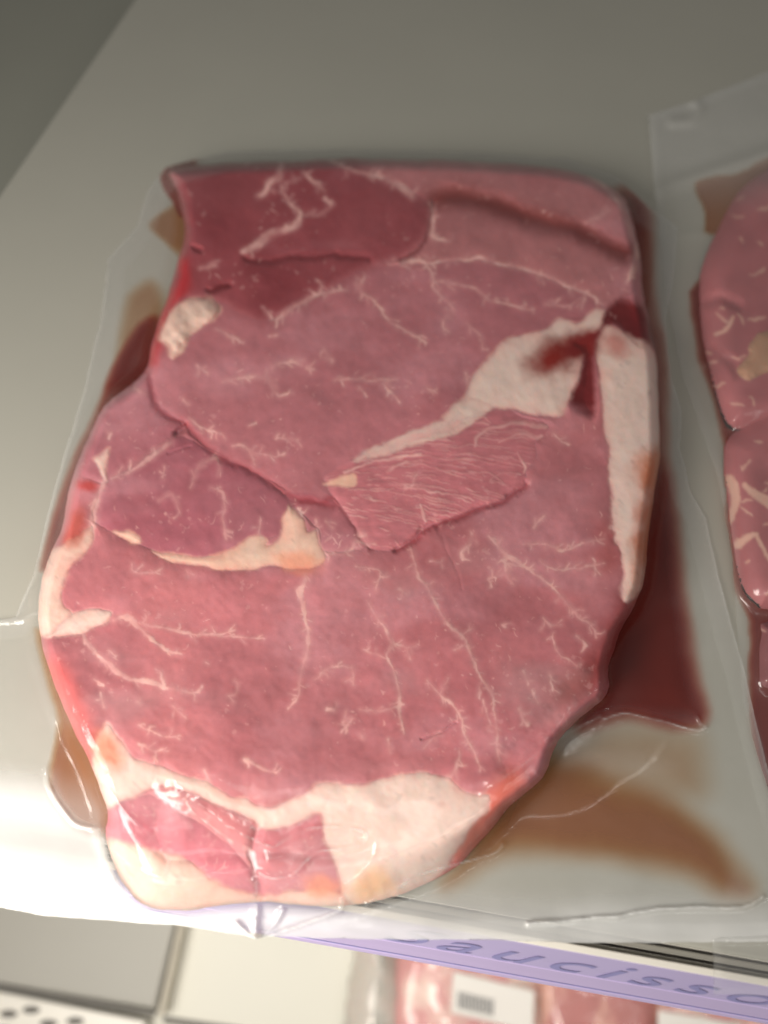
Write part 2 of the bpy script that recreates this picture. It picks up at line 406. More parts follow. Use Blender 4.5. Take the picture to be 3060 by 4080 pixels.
# ================================================================== MAIN STEAK
STEP = 4.0
G = Grid(90, 560, 2700, 3680, STEP, (12, 3), 5)
U, V = G.U, G.V
outline = P('M', [(372, 366), (480, 353), (600, 349), (740, 343), (900, 345), (1040, 350), (1150, 358), (1250, 373), (1305, 395), (1350, 430),
   (1372, 500), (1385, 570), (1390, 640), (1403, 700), (1418, 780), (1424, 900), (1426, 985), (1414, 1060), (1402, 1150), (1392, 1250), (1370, 1310), (1338, 1370),
   (1316, 1440), (1312, 1500), (1262, 1545), (1205, 1600), (1172, 1680), (1105, 1740), (1062, 1790), (1010, 1850), (960, 1888), (890, 1922),
   (800, 1950), (740, 1957), (650, 1955), (580, 1948), (480, 1955), (400, 1967), (325, 1960), (282, 1930), (252, 1880), (226, 1805), (232, 1760),
   (215, 1700), (195, 1650), (150, 1560), (115, 1470), (84, 1365), (88, 1270), (102, 1212), (130, 1150), (146, 1070), (165, 1005), (192, 945), (226, 875),
   (282, 832), (318, 790), (328, 740), (343, 690), (362, 640), (385, 560), (398, 510), (392, 440), (376, 400)])
SD = G.sdist(outline, 200, raw=True)+4*fbm(U, V, 70, 6, 2)
REG = {}
def reg(name, t, pts): REG[name] = P(t, pts)
reg('M1', 'M', [(395, 340), (600, 330), (740, 330), (800, 372), (870, 402), (918, 440), (930, 480), (912, 522), (870, 555), (800, 580), (745, 605), (690, 635), (600, 685), (540, 690), (470, 650), (400, 640), (350, 640), (385, 540), (380, 440)])
reg('M2', 'M', [(740, 325), (1040, 335), (1260, 355), (1345, 405), (1395, 470), (1380, 560), (1370, 620), (1310, 662), (1200, 610), (1050, 562), (930, 570), (860, 578), (915, 525), (935, 480), (922, 440), (870, 400), (800, 368)])
reg('M3', 'M', [(470, 655), (540, 692), (600, 687), (690, 637), (745, 607), (800, 580), (930, 572), (1050, 562), (1200, 610), (1308, 662), (1200, 700), (1090, 745), (1050, 790), (1010, 860), (985, 905), (880, 955), (760, 1005), (705, 1040), (716, 1082), (620, 1055), (545, 1020), (480, 985), (420, 945), (390, 910), (342, 880), (325, 800), (345, 700), (400, 640)])
reg('M4', 'M', [(322, 805), (330, 862), (380, 905), (388, 935), (345, 962), (235, 1035), (205, 1040), (150, 1010), (180, 930), (220, 870), (280, 830)])
reg('M5', 'M', [(225, 1042), (340, 975), (395, 945), (470, 985), (545, 1020), (605, 1060), (640, 1095), (600, 1150), (540, 1172), (480, 1197), (420, 1203), (330, 1187), (250, 1150), (205, 1125), (212, 1075)])
reg('M6', 'M', [(620, 1060), (715, 1085), (760, 1135), (795, 1178), (740, 1192), (700, 1190), (690, 1145), (640, 1100)])
reg('M8', 'E', [(470, 930), (560, 872), (640, 850), (720, 870), (800, 920), (900, 990), (1000, 1060), (1090, 1150), (1140, 1230), (1150, 1292), (1080, 1280), (980, 1245), (900, 1190), (820, 1130), (740, 1110), (600, 1070), (470, 1050)])
reg('M9', 'E', [(1135, 1003), (1270, 990), (1410, 940), (1435, 1040), (1472, 1130), (1495, 1200), (1490, 1280), (1350, 1265), (1160, 1300), (1150, 1240), (1110, 1120)])
reg('GAP', 'B', [(1160, 950), (1240, 870), (1330, 900), (1400, 1000), (1430, 1120), (1350, 1140), (1280, 1080), (1200, 1015), (1115, 1100), (1105, 1230), (1115, 1404), (1090, 1480), (1000, 1440), (985, 1370), (1030, 1270), (1050, 1170), (1000, 1110), (1060, 1070), (1130, 1030)])
reg('FLAP', 'D', [(105, 660), (150, 630), (260, 580), (420, 520), (560, 480), (680, 430), (760, 380), (850, 365), (910, 362), (960, 395), (1090, 430), (1075, 480), (1030, 510), (1028, 590), (992, 640), (990, 690), (900, 745), (800, 790), (690, 835), (600, 870), (540, 900), (490, 940), (430, 980), (350, 985), (290, 965), (240, 900), (200, 830), (130, 750), (108, 710)])
FATS = ['F1', 'F1b', 'F2', 'F3', 'F4', 'F4b', 'F4c', 'F5', 'F5c', 'F6', 'F7']
reg('F1', 'C', [(650, 1015), (740, 1027), (860, 1050), (980, 1030), (1080, 985), (1150, 950), (1190, 938), (1228, 950), (1222, 978), (1262, 975), (1300, 900), (1333, 780), (1355, 790), (1420, 860), (1432, 915), (1480, 905), (1495, 970), (1525, 1020), (1530, 1050), (1480, 1088), (1410, 1100), (1250, 1100), (1100, 1108), (950, 1102), (820, 1092), (740, 1068), (680, 1042)])
reg('F1b', 'C', [(440, 912), (500, 913), (582, 938), (592, 975), (540, 977), (480, 948)])
reg('F2', 'B', [(420, 1440), (460, 1370), (480, 1300), (560, 1190), (640, 1110), (760, 1060), (860, 1030), (930, 990), (1020, 1010), (1080, 950), (1140, 928), (1165, 945), (1130, 1030), (1060, 1072), (1000, 1110), (1052, 1170), (1022, 1280), (995, 1370), (965, 1440), (930, 1480), (830, 1470), (740, 1455), (640, 1432), (540, 1450), (470, 1480)])
reg('F3', 'M', [(1310, 704), (1342, 718), (1402, 748), (1430, 800), (1440, 900), (1440, 985), (1412, 1040), (1402, 1150), (1396, 1250), (1366, 1300), (1343, 1292), (1342, 1200), (1324, 1140), (1320, 1050), (1310, 950), (1300, 850), (1288, 770), (1294, 730)])
reg('F4', 'C', [(320, 900), (345, 890), (330, 1000), (250, 1090), (180, 1200), (190, 1290), (240, 1340), (200, 1404), (60, 1450), (20, 1404), (60, 1150), (130, 1020), (190, 980), (250, 950)])
reg('F4b', 'C', [(425, 488), (418, 560), (425, 650), (400, 645), (365, 590), (345, 545), (390, 510)])
reg('F4c', 'E', [(200, 148), (240, 125), (270, 90), (320, 50), (380, 40), (470, 30), (492, 48), (460, 90), (400, 130), (340, 147), (260, 150)])
reg('F5', 'E', [(410, 700), (425, 620), (440, 570), (470, 530), (500, 560), (540, 620), (600, 690), (650, 705), (740, 725), (850, 770), (950, 820), (1040, 858), (1090, 860), (1130, 890), (1200, 900), (1270, 875), (1330, 845), (1410, 800), (1480, 800), (1560, 798), (1640, 785), (1710, 765), (1790, 750), (1860, 755), (1940, 768), (1985, 782), (2030, 815), (2080, 840), (2160, 855), (2150, 930), (2080, 1000), (2020, 1090), (1960, 1190), (1800, 1290), (1700, 1340), (1500, 1360), (1500, 1280), (1490, 1190), (1470, 1130), (1432, 1040), (1410, 940), (1330, 970), (1270, 990), (1140, 1000), (1130, 965), (1040, 930), (900, 872), (780, 822), (700, 815), (640, 835), (560, 868), (480, 905), (440, 860), (420, 780)])
reg('F5c', 'E', [(430, 1020), (470, 1045), (600, 1065), (740, 1103), (820, 1130), (900, 1190), (980, 1242), (1080, 1277), (1160, 1295), (1350, 1265), (1510, 1280), (1510, 1400), (900, 1420), (500, 1420), (420, 1200)])
reg('F6', 'A', [(430, 938), (470, 945), (520, 1000), (500, 1050), (440, 1110), (390, 1150), (350, 1180), (320, 1240), (270, 1287), (240, 1270), (225, 1210), (182, 1180), (200, 1100), (250, 1030), (310, 970), (370, 945)])
reg('F8', 'D', [(700, 330), (770, 320), (850, 350), (800, 395), (740, 440), (650, 485), (530, 520), (410, 552), (290, 590), (235, 604), (265, 564), (380, 508), (500, 460), (620, 410)])
reg('F7', 'D', [(100, 700), (120, 690), (230, 655), (245, 680), (235, 708), (180, 715), (130, 706)])
D = {k: G.sdist(p_, 150) for k, p_ in REG.items()}

# ---- strokes (x, y, width)
strokes = []
def st_(t, *ls):
    for l in ls: strokes.append(P(t, l))
st_('A', [(860, 205, 16), (845, 290, 40), (800, 320, 34), (770, 370, 30), (735, 395, 12)], [(860, 340, 8), (890, 410, 8), (960, 480, 22), (930, 545, 40), (880, 570, 22), (790, 600, 40), (720, 660, 42), (655, 690, 26)],
  [(960, 490, 8), (1060, 490, 5), (1130, 450, 6)], [(980, 260, 6), (1050, 320, 12), (1100, 360, 6)], [(1100, 400, 14), (1130, 440, 14)], [(870, 320, 5), (960, 290, 5)],
  [(1120, 200, 8), (1300, 260, 12), (1440, 290, 16), (1520, 330, 16), (1580, 385, 12)], [(1220, 905, 8), (1130, 915, 10), (1050, 940, 12), (970, 980, 18), (890, 1020, 20), (820, 1075, 8)], [(750, 1000, 6), (800, 1070, 12)],
  [(1270, 870, 16), (1320, 920, 13), (1390, 980, 10), (1440, 1060, 8), (1540, 1140, 5), (1650, 1190, 4)], [(1310, 840, 10), (1290, 880, 18)], [(500, 1120, 10), (570, 1150, 11), (650, 1190, 8)],
  [(820, 1330, 5), (850, 1310, 6), (930, 1300, 6), (990, 1300, 4)], [(400, 1330, 6), (450, 1360, 5)], [(1055, 850, 6), (1080, 890, 9), (1060, 930, 9)], [(790, 1160, 7), (835, 1153, 5)], [(1110, 1285, 8), (1140, 1310, 5)], [(420, 785, 8), (500, 775, 12)])
st_('B', [(60, 710, 8), (180, 690, 16), (270, 705, 8), (400, 685, 10), (545, 680, 13), (690, 720, 8), (870, 775, 10), (1040, 850, 10), (1150, 905, 6)], [(250, 710, 5), (290, 780, 9), (290, 830, 9), (350, 880, 7), (390, 945, 5), (340, 990, 4), (335, 1040, 4)],
  [(300, 795, 3), (460, 820, 6), (570, 885, 5), (690, 910, 6), (800, 940, 5)], [(460, 1005, 5), (510, 1050, 4), (540, 1140, 3)], [(0, 900, 9), (50, 970, 9), (100, 1020, 6), (230, 1090, 3)],
  [(270, 390, 20), (290, 440, 22), (290, 520, 22), (300, 570, 28), (370, 585, 6)], [(0, 245, 10), (70, 280, 16), (130, 330, 18), (180, 365, 14)], [(1060, 495, 3), (1130, 465, 5), (1180, 430, 4)], [(860, 910, 5), (960, 920, 5), (1050, 880, 5), (1040, 930, 8)],
  [(30, 1320, 6), (90, 1300, 4)], [(30, 1320, 5), (80, 1365, 5)], [(260, 1330, 8), (290, 1360, 4)], [(455, 1260, 9), (465, 1310, 7)], [(1080, 250, 20), (1180, 330, 16), (1240, 420, 12), (1300, 560, 14), (1325, 650, 26), (1310, 730, 30), (1270, 800, 12)])
st_('C', [(450, 640, 14), (540, 600, 17), (640, 550, 22), (720, 490, 18), (748, 470, 8)], [(405, 650, 30), (385, 700, 34), (360, 770, 34), (350, 850, 36), (330, 920, 36)], [(870, 610, 10), (900, 570, 14), (960, 545, 15), (985, 560, 8), (990, 620, 6)],
  [(940, 690, 5), (990, 710, 8), (1010, 800, 7), (1000, 850, 5), (1015, 950, 5)], [(680, 760, 4), (740, 735, 8), (765, 760, 8), (780, 830, 3)], [(710, 590, 5), (700, 640, 4)],
  [(1200, 850, 5), (1185, 940, 10)], [(840, 690, 7), (870, 620, 7)], [(1430, 1120, 6), (1412, 1180, 26), (1390, 1215, 34), (1400, 1260, 22), (1420, 1320, 20), (1440, 1404, 18)],
  [(1010, 155, 5), (1090, 140, 6), (1220, 135, 8), (1250, 170, 7), (1295, 225, 9), (1360, 215, 6)], [(1250, 90, 5), (1280, 65, 6), (1370, 55, 6), (1410, 70, 4)], [(1530, 40, 6), (1560, 45, 9), (1555, 60, 6)], [(1455, 92, 9), (1475, 98, 6)], [(880, 80, 6), (930, 110, 6)],
  [(830, 340, 7), (900, 380, 8), (990, 420, 8), (1010, 450, 4)], [(1140, 385, 4), (1175, 370, 4)], [(1280, 440, 4), (1300, 410, 5)], [(1290, 435, 5), (1390, 445, 3)], [(1060, 490, 5), (1110, 480, 5), (1150, 520, 9), (1170, 580, 6)], [(1150, 520, 5), (1270, 540, 3), (1320, 520, 3)],
  [(800, 240, 9), (830, 265, 5)], [(1230, 130, 6), (1280, 190, 6)], [(420, 440, 10), (435, 410, 6)], [(560, 200, 8), (590, 215, 6)], [(1390, 800, 6), (1410, 850, 8)], [(1480, 850, 5), (1490, 920, 7)], [(1530, 860, 5), (1560, 900, 5)], [(545, 1090, 5), (560, 1125, 6), (640, 1125, 7), (690, 1100, 5)], [(820, 1120, 4), (830, 1150, 4)])
st_('D', [(240, 1050, 3), (335, 1070, 5), (345, 1105, 9), (380, 1100, 5)], [(345, 1110, 6), (325, 1150, 5)], [(490, 970, 8), (500, 1020, 10), (520, 1110, 13), (570, 1160, 13), (600, 1240, 10)], [(750, 910, 8), (735, 960, 11), (710, 990, 9), (715, 1030, 11)],
  [(830, 930, 12), (900, 1010, 16), (900, 1050, 10), (980, 1060, 10), (1070, 1120, 11), (1150, 1190, 10), (1220, 1270, 11), (1290, 1310, 8)], [(905, 1020, 16), (980, 1060, 11)], [(900, 1050, 8), (905, 1100, 16), (940, 1130, 5)], [(830, 1115, 7), (890, 1100, 9)], [(825, 1120, 6), (828, 1150, 8)],
  [(1030, 890, 6), (1080, 840, 6)], [(980, 965, 5), (1080, 960, 6), (1150, 990, 10), (1170, 960, 5)], [(1150, 990, 6), (1230, 970, 5), (1340, 930, 4)], [(1060, 1030, 5), (1130, 1075, 9), (1190, 1070, 5), (1280, 1055, 6), (1330, 1040, 4)], [(1280, 1055, 6), (1310, 1090, 4)], [(1120, 470, 4), (1175, 525, 8)],
  [(150, 240, 4), (270, 225, 7), (310, 240, 7), (430, 240, 4)], [(360, 260, 5), (440, 330, 4)], [(100, 105, 5), (130, 145, 10), (135, 165, 5)], [(30, 185, 9), (55, 195, 6)], [(560, 270, 7), (600, 290, 3)], [(730, 205, 9), (738, 235, 6)], [(560, 1030, 5), (620, 1040, 4)],
  [(90, 1000, 18), (150, 1005, 13), (230, 985, 15), (245, 945, 16), (300, 960, 14)], [(260, 915, 24), (285, 918, 16)], [(690, 425, 34), (600, 460, 24), (480, 500, 22), (360, 545, 15), (265, 578, 6)], [(490, 700, 4), (500, 690, 3)], [(260, 260, 4), (290, 310, 4)], [(430, 1160, 5), (470, 1180, 4)], [(1370, 890, 20), (1410, 900, 14)], [(1410, 1160, 14), (1440, 1200, 22)])
st_('E', [(370, 150, 10), (400, 200, 13), (450, 250, 18), (520, 310, 22), (580, 335, 18), (680, 350, 24), (720, 370, 26), (710, 310, 12), (690, 290, 5)], [(720, 370, 12), (800, 385, 7), (860, 395, 6), (890, 370, 4)],
  [(500, 75, 18), (560, 60, 22), (620, 110, 16), (720, 205, 14), (800, 225, 8)], [(620, 90, 9), (720, 110, 9), (860, 145, 9), (960, 140, 14), (1040, 120, 5)], [(960, 140, 8), (940, 110, 4)], [(960, 145, 6), (1160, 155, 3)], [(765, 460, 6), (820, 510, 7)], [(620, 545, 4), (720, 585, 6), (790, 590, 4)],
  [(610, 620, 6), (680, 650, 7), (720, 640, 4)], [(685, 650, 7), (680, 705, 6)], [(420, 340, 5), (460, 370, 5)], [(450, 400, 4), (460, 460, 5)], [(1080, 690, 12), (1130, 715, 8), (1210, 750, 5)], [(1390, 330, 4), (1460, 290, 5), (1560, 285, 5)], [(1560, 285, 4), (1560, 360, 3)], [(1000, 405, 4), (1035, 400, 7), (1050, 360, 3)],
  [(1510, 530, 9), (1550, 505, 9), (1510, 570, 5)], [(1440, 465, 18), (1470, 470, 16)], [(1340, 0, 18), (1355, 100, 18), (1355, 210, 16), (1335, 290, 7), (1310, 410, 6), (1270, 470, 3)], [(900, 265, 8), (915, 275, 5)], [(480, 215, 6), (510, 245, 5)], [(900, 740, 7), (920, 790, 5)], [(1590, 585, 14), (1592, 600, 12)], [(600, 435, 5), (615, 440, 5)])
st_('F', [(480, 0, 9), (530, 80, 11), (600, 150, 15), (620, 195, 15), (650, 270, 11), (700, 360, 10), (740, 420, 7), (750, 540, 6), (770, 700, 5)], [(600, 150, 8), (635, 120, 7)], [(600, 190, 8), (570, 210, 5)], [(190, 0, 4), (240, 80, 6), (290, 175, 11), (270, 230, 11), (290, 290, 10), (320, 370, 10), (320, 440, 9), (330, 520, 9), (345, 570, 9)],
  [(290, 180, 9), (350, 200, 6), (400, 195, 6)], [(350, 200, 6), (370, 250, 4)], [(150, 470, 6), (230, 478, 7), (320, 460, 6)], [(160, 210, 3), (265, 240, 6)], [(450, 345, 7), (500, 410, 7), (560, 460, 9), (600, 520, 6)], [(605, 520, 8), (610, 590, 9), (660, 690, 6), (670, 740, 3)], [(590, 660, 9), (570, 740, 10), (540, 775, 18)],
  [(1060, 0, 9), (1120, 60, 10), (1180, 110, 9), (1190, 150, 5)], [(1000, 140, 5), (1010, 200, 7), (1050, 250, 7), (1110, 275, 5)], [(1100, 150, 9), (1150, 190, 12)], [(960, 80, 5), (990, 105, 9), (1040, 100, 3)], [(850, 470, 9), (890, 530, 7)], [(500, 410, 5), (545, 330, 4)], [(270, 600, 12), (280, 660, 5)], [(690, 350, 5), (670, 420, 4)],
  [(780, 100, 9), (786, 104, 7)], [(990, 320, 9), (1000, 390, 6)], [(910, 390, 8), (930, 440, 8)], [(690, 430, 5), (730, 540, 4)], [(430, 640, 4), (500, 570, 4)], [(870, 300, 4), (890, 360, 5)])
VEIN = np.full(U.shape, -40.0)
for s in strokes:
    G.stroke(s*np.array([1, 1, .9]), VEIN, 40)
# short spiky side branches along the veins
def branches(s):
    for a, b in zip(s[:-1], s[1:]):
        L_ = math.hypot(b[0]-a[0], b[1]-a[1]); ang = math.atan2(b[1]-a[1], b[0]-a[0])
        for _ in range(int(L_/38+random.random())):
            t = random.random(); w = max(3.0, min(10, (a[2]+(b[2]-a[2])*t)*.8)); L2 = random.uniform(10, 38); a2 = ang+random.choice((-1, 1))*random.uniform(.5, 1.3)
            x, y = a[0]+(b[0]-a[0])*t, a[1]+(b[1]-a[1])*t
            m_ = (x+.5*L2*math.cos(a2), y+.5*L2*math.sin(a2)); a3 = a2+random.gauss(0, .5)
            G.stroke(np.array([(x, y, w), (m_[0], m_[1], w*.55), (m_[0]+.5*L2*math.cos(a3), m_[1]+.5*L2*math.sin(a3), .6)]), VEIN, 20)
for s in strokes: branches(s)
# fine branching marbling of the big muscles
FINE = np.full(U.shape, -40.0)
def wiggle(x, y, ang, length, w, turn=.5):
    k = max(3, int(length/14)); pts = [(x, y, w*.3)]
    for i in range(k):
        ang += random.gauss(0, turn); x += length/k*math.cos(ang); y += length/k*math.sin(ang)
        pts.append((x, y, w*(.35+.65*math.sin(math.pi*(i+1)/(k+.5)))*random.uniform(.6, 1.2)))
    return np.array(pts)
def scatter_strokes(region_d, n, ang, spread, lmin, lmax, w, branch=.35):
    js, is_ = np.nonzero((region_d > 14) & (SD > 40)); c = 0
    for idx in rng.integers(0, len(js), n):
        x, y = U[js[idx], is_[idx]], V[js[idx], is_[idx]]
        a = ang+random.gauss(0, spread); Lg = random.uniform(lmin, lmax)*random.uniform(.4, 1)
        s = wiggle(x, y, a, Lg, w*random.uniform(.5, 1.2)); G.stroke(s, FINE, 14, True, 2)
        if random.random() < branch:
            m_ = s[len(s)//2]; G.stroke(wiggle(m_[0], m_[1], a+random.choice((-1, 1))*random.uniform(.7, 1.4), Lg*.5, w*.6), FINE, 14, True, 2)
other = np.maximum.reduce([D[k] for k in D])
M7 = np.where(other > -3, -100, np.minimum(-other, SD))
scatter_strokes(np.where(U > 1350, M7, -9), 110, 1.1, .5, 8, 36, 7, .15)
scatter_strokes(np.where(U <= 1350, M7, -9), 60, .35, .5, 8, 36, 6, .15)
scatter_strokes(D['M3'], 80, -.15, .4, 8, 36, 6, .15)
scatter_strokes(D['M2'], 45, .35, .5, 12, 45, 6)
scatter_strokes(D['M5'], 22, 1.45, .25, 14, 60, 6, .1)
scatter_strokes(D['M1'], 12, .2, .5, 14, 50, 7)
scatter_strokes(D['M4'], 14, -.6, .5, 12, 40, 6)
scatter_strokes(D['M6'], 16, 1.4, .4, 14, 50, 7)
scatter_strokes(D['M9'], 30, 1.5, .3, 14, 50, 6)
scatter_strokes(D['M8'], 40, 1.3, .3, 20, 60, 8)
# tiny pale flecks
FLECK = fbm(U*.8+V*.6, V*.8-U*.6, 20, 61, 3)+.55*fbm(U, V, 160, 62, 3)
FLECK = sstep(.62, .90, FLECK)
# fibres of the torn flap: they run down to the right along a curve
fx, fy = P('D', [(560, 640)])[0]
FIB = np.full(U.shape, -40.0)
js, is_ = np.nonzero(D['FLAP'] > 4)
for idx in rng.integers(0, len(js), 150):
    x, y = U[js[idx], is_[idx]], V[js[idx], is_[idx]]
    a0 = .10+.16*np.clip((x-fx)/300, -1, 1)+.16*np.clip((y-fy)/150, -1.4, 1); Lg = random.uniform(40, 170)*(1 if x > fx-150 else .45)
    pts = []; k = 6; w = random.uniform(2.5, 6.5); bend = random.gauss(.05, .05)
    for i in range(k+1):
        t = i/k-.5; pts.append((x+Lg*t*math.cos(a0+bend*t), y+Lg*t*math.sin(a0+bend*t)+random.gauss(0, .8), w*max(.2, 1-4*t*t)))
    G.stroke(np.array(pts), FIB, 16, True, 2)
for l in ([(200, 650, 14), (300, 600, 10), (420, 575, 16), (530, 570, 8)], [(380, 640, 18), (430, 605, 16), (480, 600, 6)], [(450, 600, 6), (600, 630, 8), (720, 670, 6)], [(740, 640, 4), (840, 650, 9), (890, 690, 4)], [(460, 700, 5), (560, 725, 8), (700, 745, 6), (770, 765, 4)],
          [(770, 540, 10), (780, 480, 18), (840, 440, 14), (930, 430, 22), (1080, 440, 26)], [(870, 510, 8), (950, 480, 14), (1040, 490, 22), (1060, 480, 18)], [(380, 725, 10), (410, 712, 8)], [(530, 790, 12), (545, 830, 18), (560, 860, 10)], [(420, 940, 8), (440, 970, 12)], [(760, 410, 10), (800, 395, 10), (830, 420, 6)],
          [(690, 440, 22), (760, 420, 12), (820, 430, 14)], [(960, 560, 10), (990, 620, 12), (985, 650, 8)], [(840, 680, 6), (900, 650, 5), (970, 660, 6)], [(480, 490, 10), (560, 500, 8), (640, 490, 6)]):
    G.stroke(P('D', l), FIB, 40)

# ---- relief (m)
H0 = .021
prof = np.clip(SD, 0, None)
edge = 1-(1-np.clip(prof/(48+152*sstep(3150, 3500, V)), 0, 1))**2.2
h = .0015+(H0-.0015)*np.power(np.clip(edge, 1e-6, 1), .5+.5*sstep(3150, 3450, V))
slope = sstep(3080, 3640, V)                                      # the near end sags over the shelf lip
h -= .0105*slope*np.clip(SD/200, 0, 1)
h += .0012*fbm(U, V, 420, 71, 3)+.0004*fbm(U, V, 90, 72, 3)
def pillow(d, b, w): return b*(1-np.exp(-np.clip(d, 0, None)/w))
h -= .0010*np.clip(SD/40, 0, 1)
h += pillow(np.where(M7 > 0, M7, 0), .0010, 34)
for k, b, w in (('M1', .0004, 50), ('M2', .0010, 40), ('M3', .0006, 60), ('M4', .0008, 30), ('M5', .0009, 34), ('M6', .0004, 24), ('M8', .0008, 30), ('M9', .0006, 30), ('FLAP', .0006, 34),
                ('F1', .0006, 30), ('F1b', .0004, 20), ('F2', .0006, 40), ('F3', .0009, 45), ('F4', .0005, 30), ('F4b', .0004, 20), ('F4c', .0006, 24), ('F5', .0005, 40), ('F5c', .0005, 36), ('F6', .0015, 26)):
    h += pillow(D[k], b, w)
h -= pillow(D['GAP'], .0020, 36)
h += .0010*fbm(U, V, 60, 73, 2)*sstep(0, 20, D['F6'])+.00008*fbm(U, V, 40, 74, 3)*sstep(-5, 10, np.maximum.reduce([D['F1'], D['F2'], D['F4'], D['F4c'], D['F5']]))
def groove(t, pts, depth, w):
    global h
    h -= depth*np.exp(-(G.ldist(P(t, pts), 140)/w)**2)
groove('A', [(660, 730), (760, 745), (900, 735), (1060, 720), (1200, 725), (1340, 745)], .0007, 14)
groove('A', [(460, 905), (520, 895), (570, 885)], .0012, 13)
groove('A', [(375, 670), (410, 690)], .0018, 10)
groove('B', [(300, 372), (360, 350), (480, 360), (620, 390), (740, 450), (870, 500), (1030, 530), (1160, 580), (1270, 650)], .0020, 34)
groove('B', [(285, 380), (285, 470), (262, 580), (200, 650), (120, 680)], .0007, 9)
groove('C', [(625, 110), (640, 200), (680, 300), (800, 370), (870, 430), (990, 540), (1150, 610), (1250, 670), (1400, 750), (1560, 790)], .0005, 16)
groove('C', [(770, 420), (810, 390)], .0018, 14)
groove('D', [(990, 700), (900, 758), (800, 800), (690, 850), (560, 885), (490, 950), (420, 985)], .0011, 13)
groove('D', [(130, 760), (210, 850), (250, 910), (310, 975)], .0002, 12)
groove('D', [(600, 880), (620, 930), (640, 980), (690, 1080), (705, 1155)], .00012, 7)
groove('E', [(1130, 1000), (1120, 1080), (1140, 1200), (1150, 1300)], .0012, 18)
groove('C', [(735, 525), (845, 483)], .0004, 5)
groove('F', [(420, 600), (500, 575), (575, 535)], .0006, 4)
groove('F', [(1300, 140), (1180, 330), (1050, 430), (960, 540), (800, 700)], .0016, 46)
h += .00004*sstep(-4, 6, VEIN)+.00012*sstep(-4, 5, FIB)*sstep(0, 8, D['FLAP'])
h = np.maximum(h, .0012)

# ---- colour
c_ = lambda *a: lin(a)
base = np.zeros(U.shape+(3,))+c_(181, 106, 110)
tone = fbm(U, V, 330, 81, 3)[..., None]
base = base*(1-.5*np.clip(tone, 0, 1)*.5)+np.clip(-tone, 0, 1)*(c_(205, 122, 122)-base)*.6
def lay(d, col, soft=5):
    global base
    m_ = sstep(-soft, soft, d)[..., None]; base = base*(1-m_)+np.array(col)*m_
lay(D['M3'], c_(174, 104, 109), 18); lay(D['M2'], c_(174, 108, 109), 18)
lay(D['M1'], c_(144, 68, 73), 38); lay(D['M5'], c_(164, 90, 99), 10); lay(D['M4'], c_(170, 99, 106), 10); lay(D['M6'], c_(176, 98, 105), 8)
lay(D['M8'], c_(192, 104, 114), 14); lay(D['M9'], c_(196, 112, 118), 14)
lay(D['GAP'], c_(108, 28, 30), 20)
pale = (.5*sstep(.0, .6, fbm(U*.6, V*1.4, 260, 85, 3)))[..., None]; base = base*(1-pale)+c_(196, 132, 138)*pale  # pale sheen patches painted into the muscle colour
deep = (.28*sstep(.1, .6, fbm(U, V, 300, 86, 3)))[..., None]; base = base*(1-deep)+c_(160, 84, 88)*deep
base *= (1+.13*fbm(U, V, 300, 82, 3)+.02*fbm(U, V, 40, 83, 3))[..., None]
# fibre direction streaks in the muscles
streak = fbm(U*.35+V*.9, V*.25-U*.6, 30, 84, 3)
base *= (1+.08*streak)[..., None]
ray = np.arctan2(V-2150, U-1250); base *= (1+.06*fbm(ray*160, np.hypot(U-1250, V-2150)*.12, 26, 87, 3)*sstep(0, 40, M7))[..., None]
# dark red tissue and painted shade along the upper right fold, red rim on the left
def stain(t, pts, col, w, amt):
    global base
    m_ = (amt*np.exp(-(G.ldist(P(t, pts), 200)/w)**2))[..., None]; base = base*(1-m_)+np.array(col)*m_
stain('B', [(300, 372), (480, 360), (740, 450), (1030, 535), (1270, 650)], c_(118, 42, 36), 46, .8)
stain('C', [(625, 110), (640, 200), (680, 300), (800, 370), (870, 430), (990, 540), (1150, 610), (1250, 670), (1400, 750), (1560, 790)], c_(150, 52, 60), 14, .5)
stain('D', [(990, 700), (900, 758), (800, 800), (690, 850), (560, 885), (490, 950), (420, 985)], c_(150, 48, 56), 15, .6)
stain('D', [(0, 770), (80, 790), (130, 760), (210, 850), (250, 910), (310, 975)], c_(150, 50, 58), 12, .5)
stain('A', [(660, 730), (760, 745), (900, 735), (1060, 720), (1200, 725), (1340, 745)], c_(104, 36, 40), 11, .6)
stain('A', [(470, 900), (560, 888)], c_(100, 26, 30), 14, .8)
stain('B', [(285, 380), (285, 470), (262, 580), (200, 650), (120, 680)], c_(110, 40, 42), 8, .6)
stain('A', [(310, 760), (330, 850), (280, 940), (200, 1080), (150, 1300)], c_(178, 40, 45), 30, .75)
stain('A', [(560, 230), (540, 420), (500, 560)], c_(118, 42, 48), 120, .4)
stain('A', [(700, 800), (900, 860), (760, 960)], c_(118, 42, 48), 60, .5)
stain('E', [(240, 300), (330, 480), (400, 620), (440, 680)], c_(222, 90, 84), 50, .6)
stain('F', [(1330, 20), (1230, 260), (1060, 400)], c_(140, 40, 34), 70, .75)
stain('F', [(820, 800), (700, 930), (590, 1090)], c_(205, 95, 70), 60, .75)
stain('D', [(1360, 900), (1350, 1050)], c_(165, 68, 60), 60, .4)
fatc = np.zeros(U.shape+(3,))+c_(219, 186, 174)
fatc *= (1+.06*fbm(U, V, 120, 91, 4))[..., None]
pinkf = sstep(.05, .5, fbm(U, V, 150, 92, 3))[..., None]
fatc = fatc*(1-.35*pinkf)+c_(228, 170, 158)*.35*pinkf
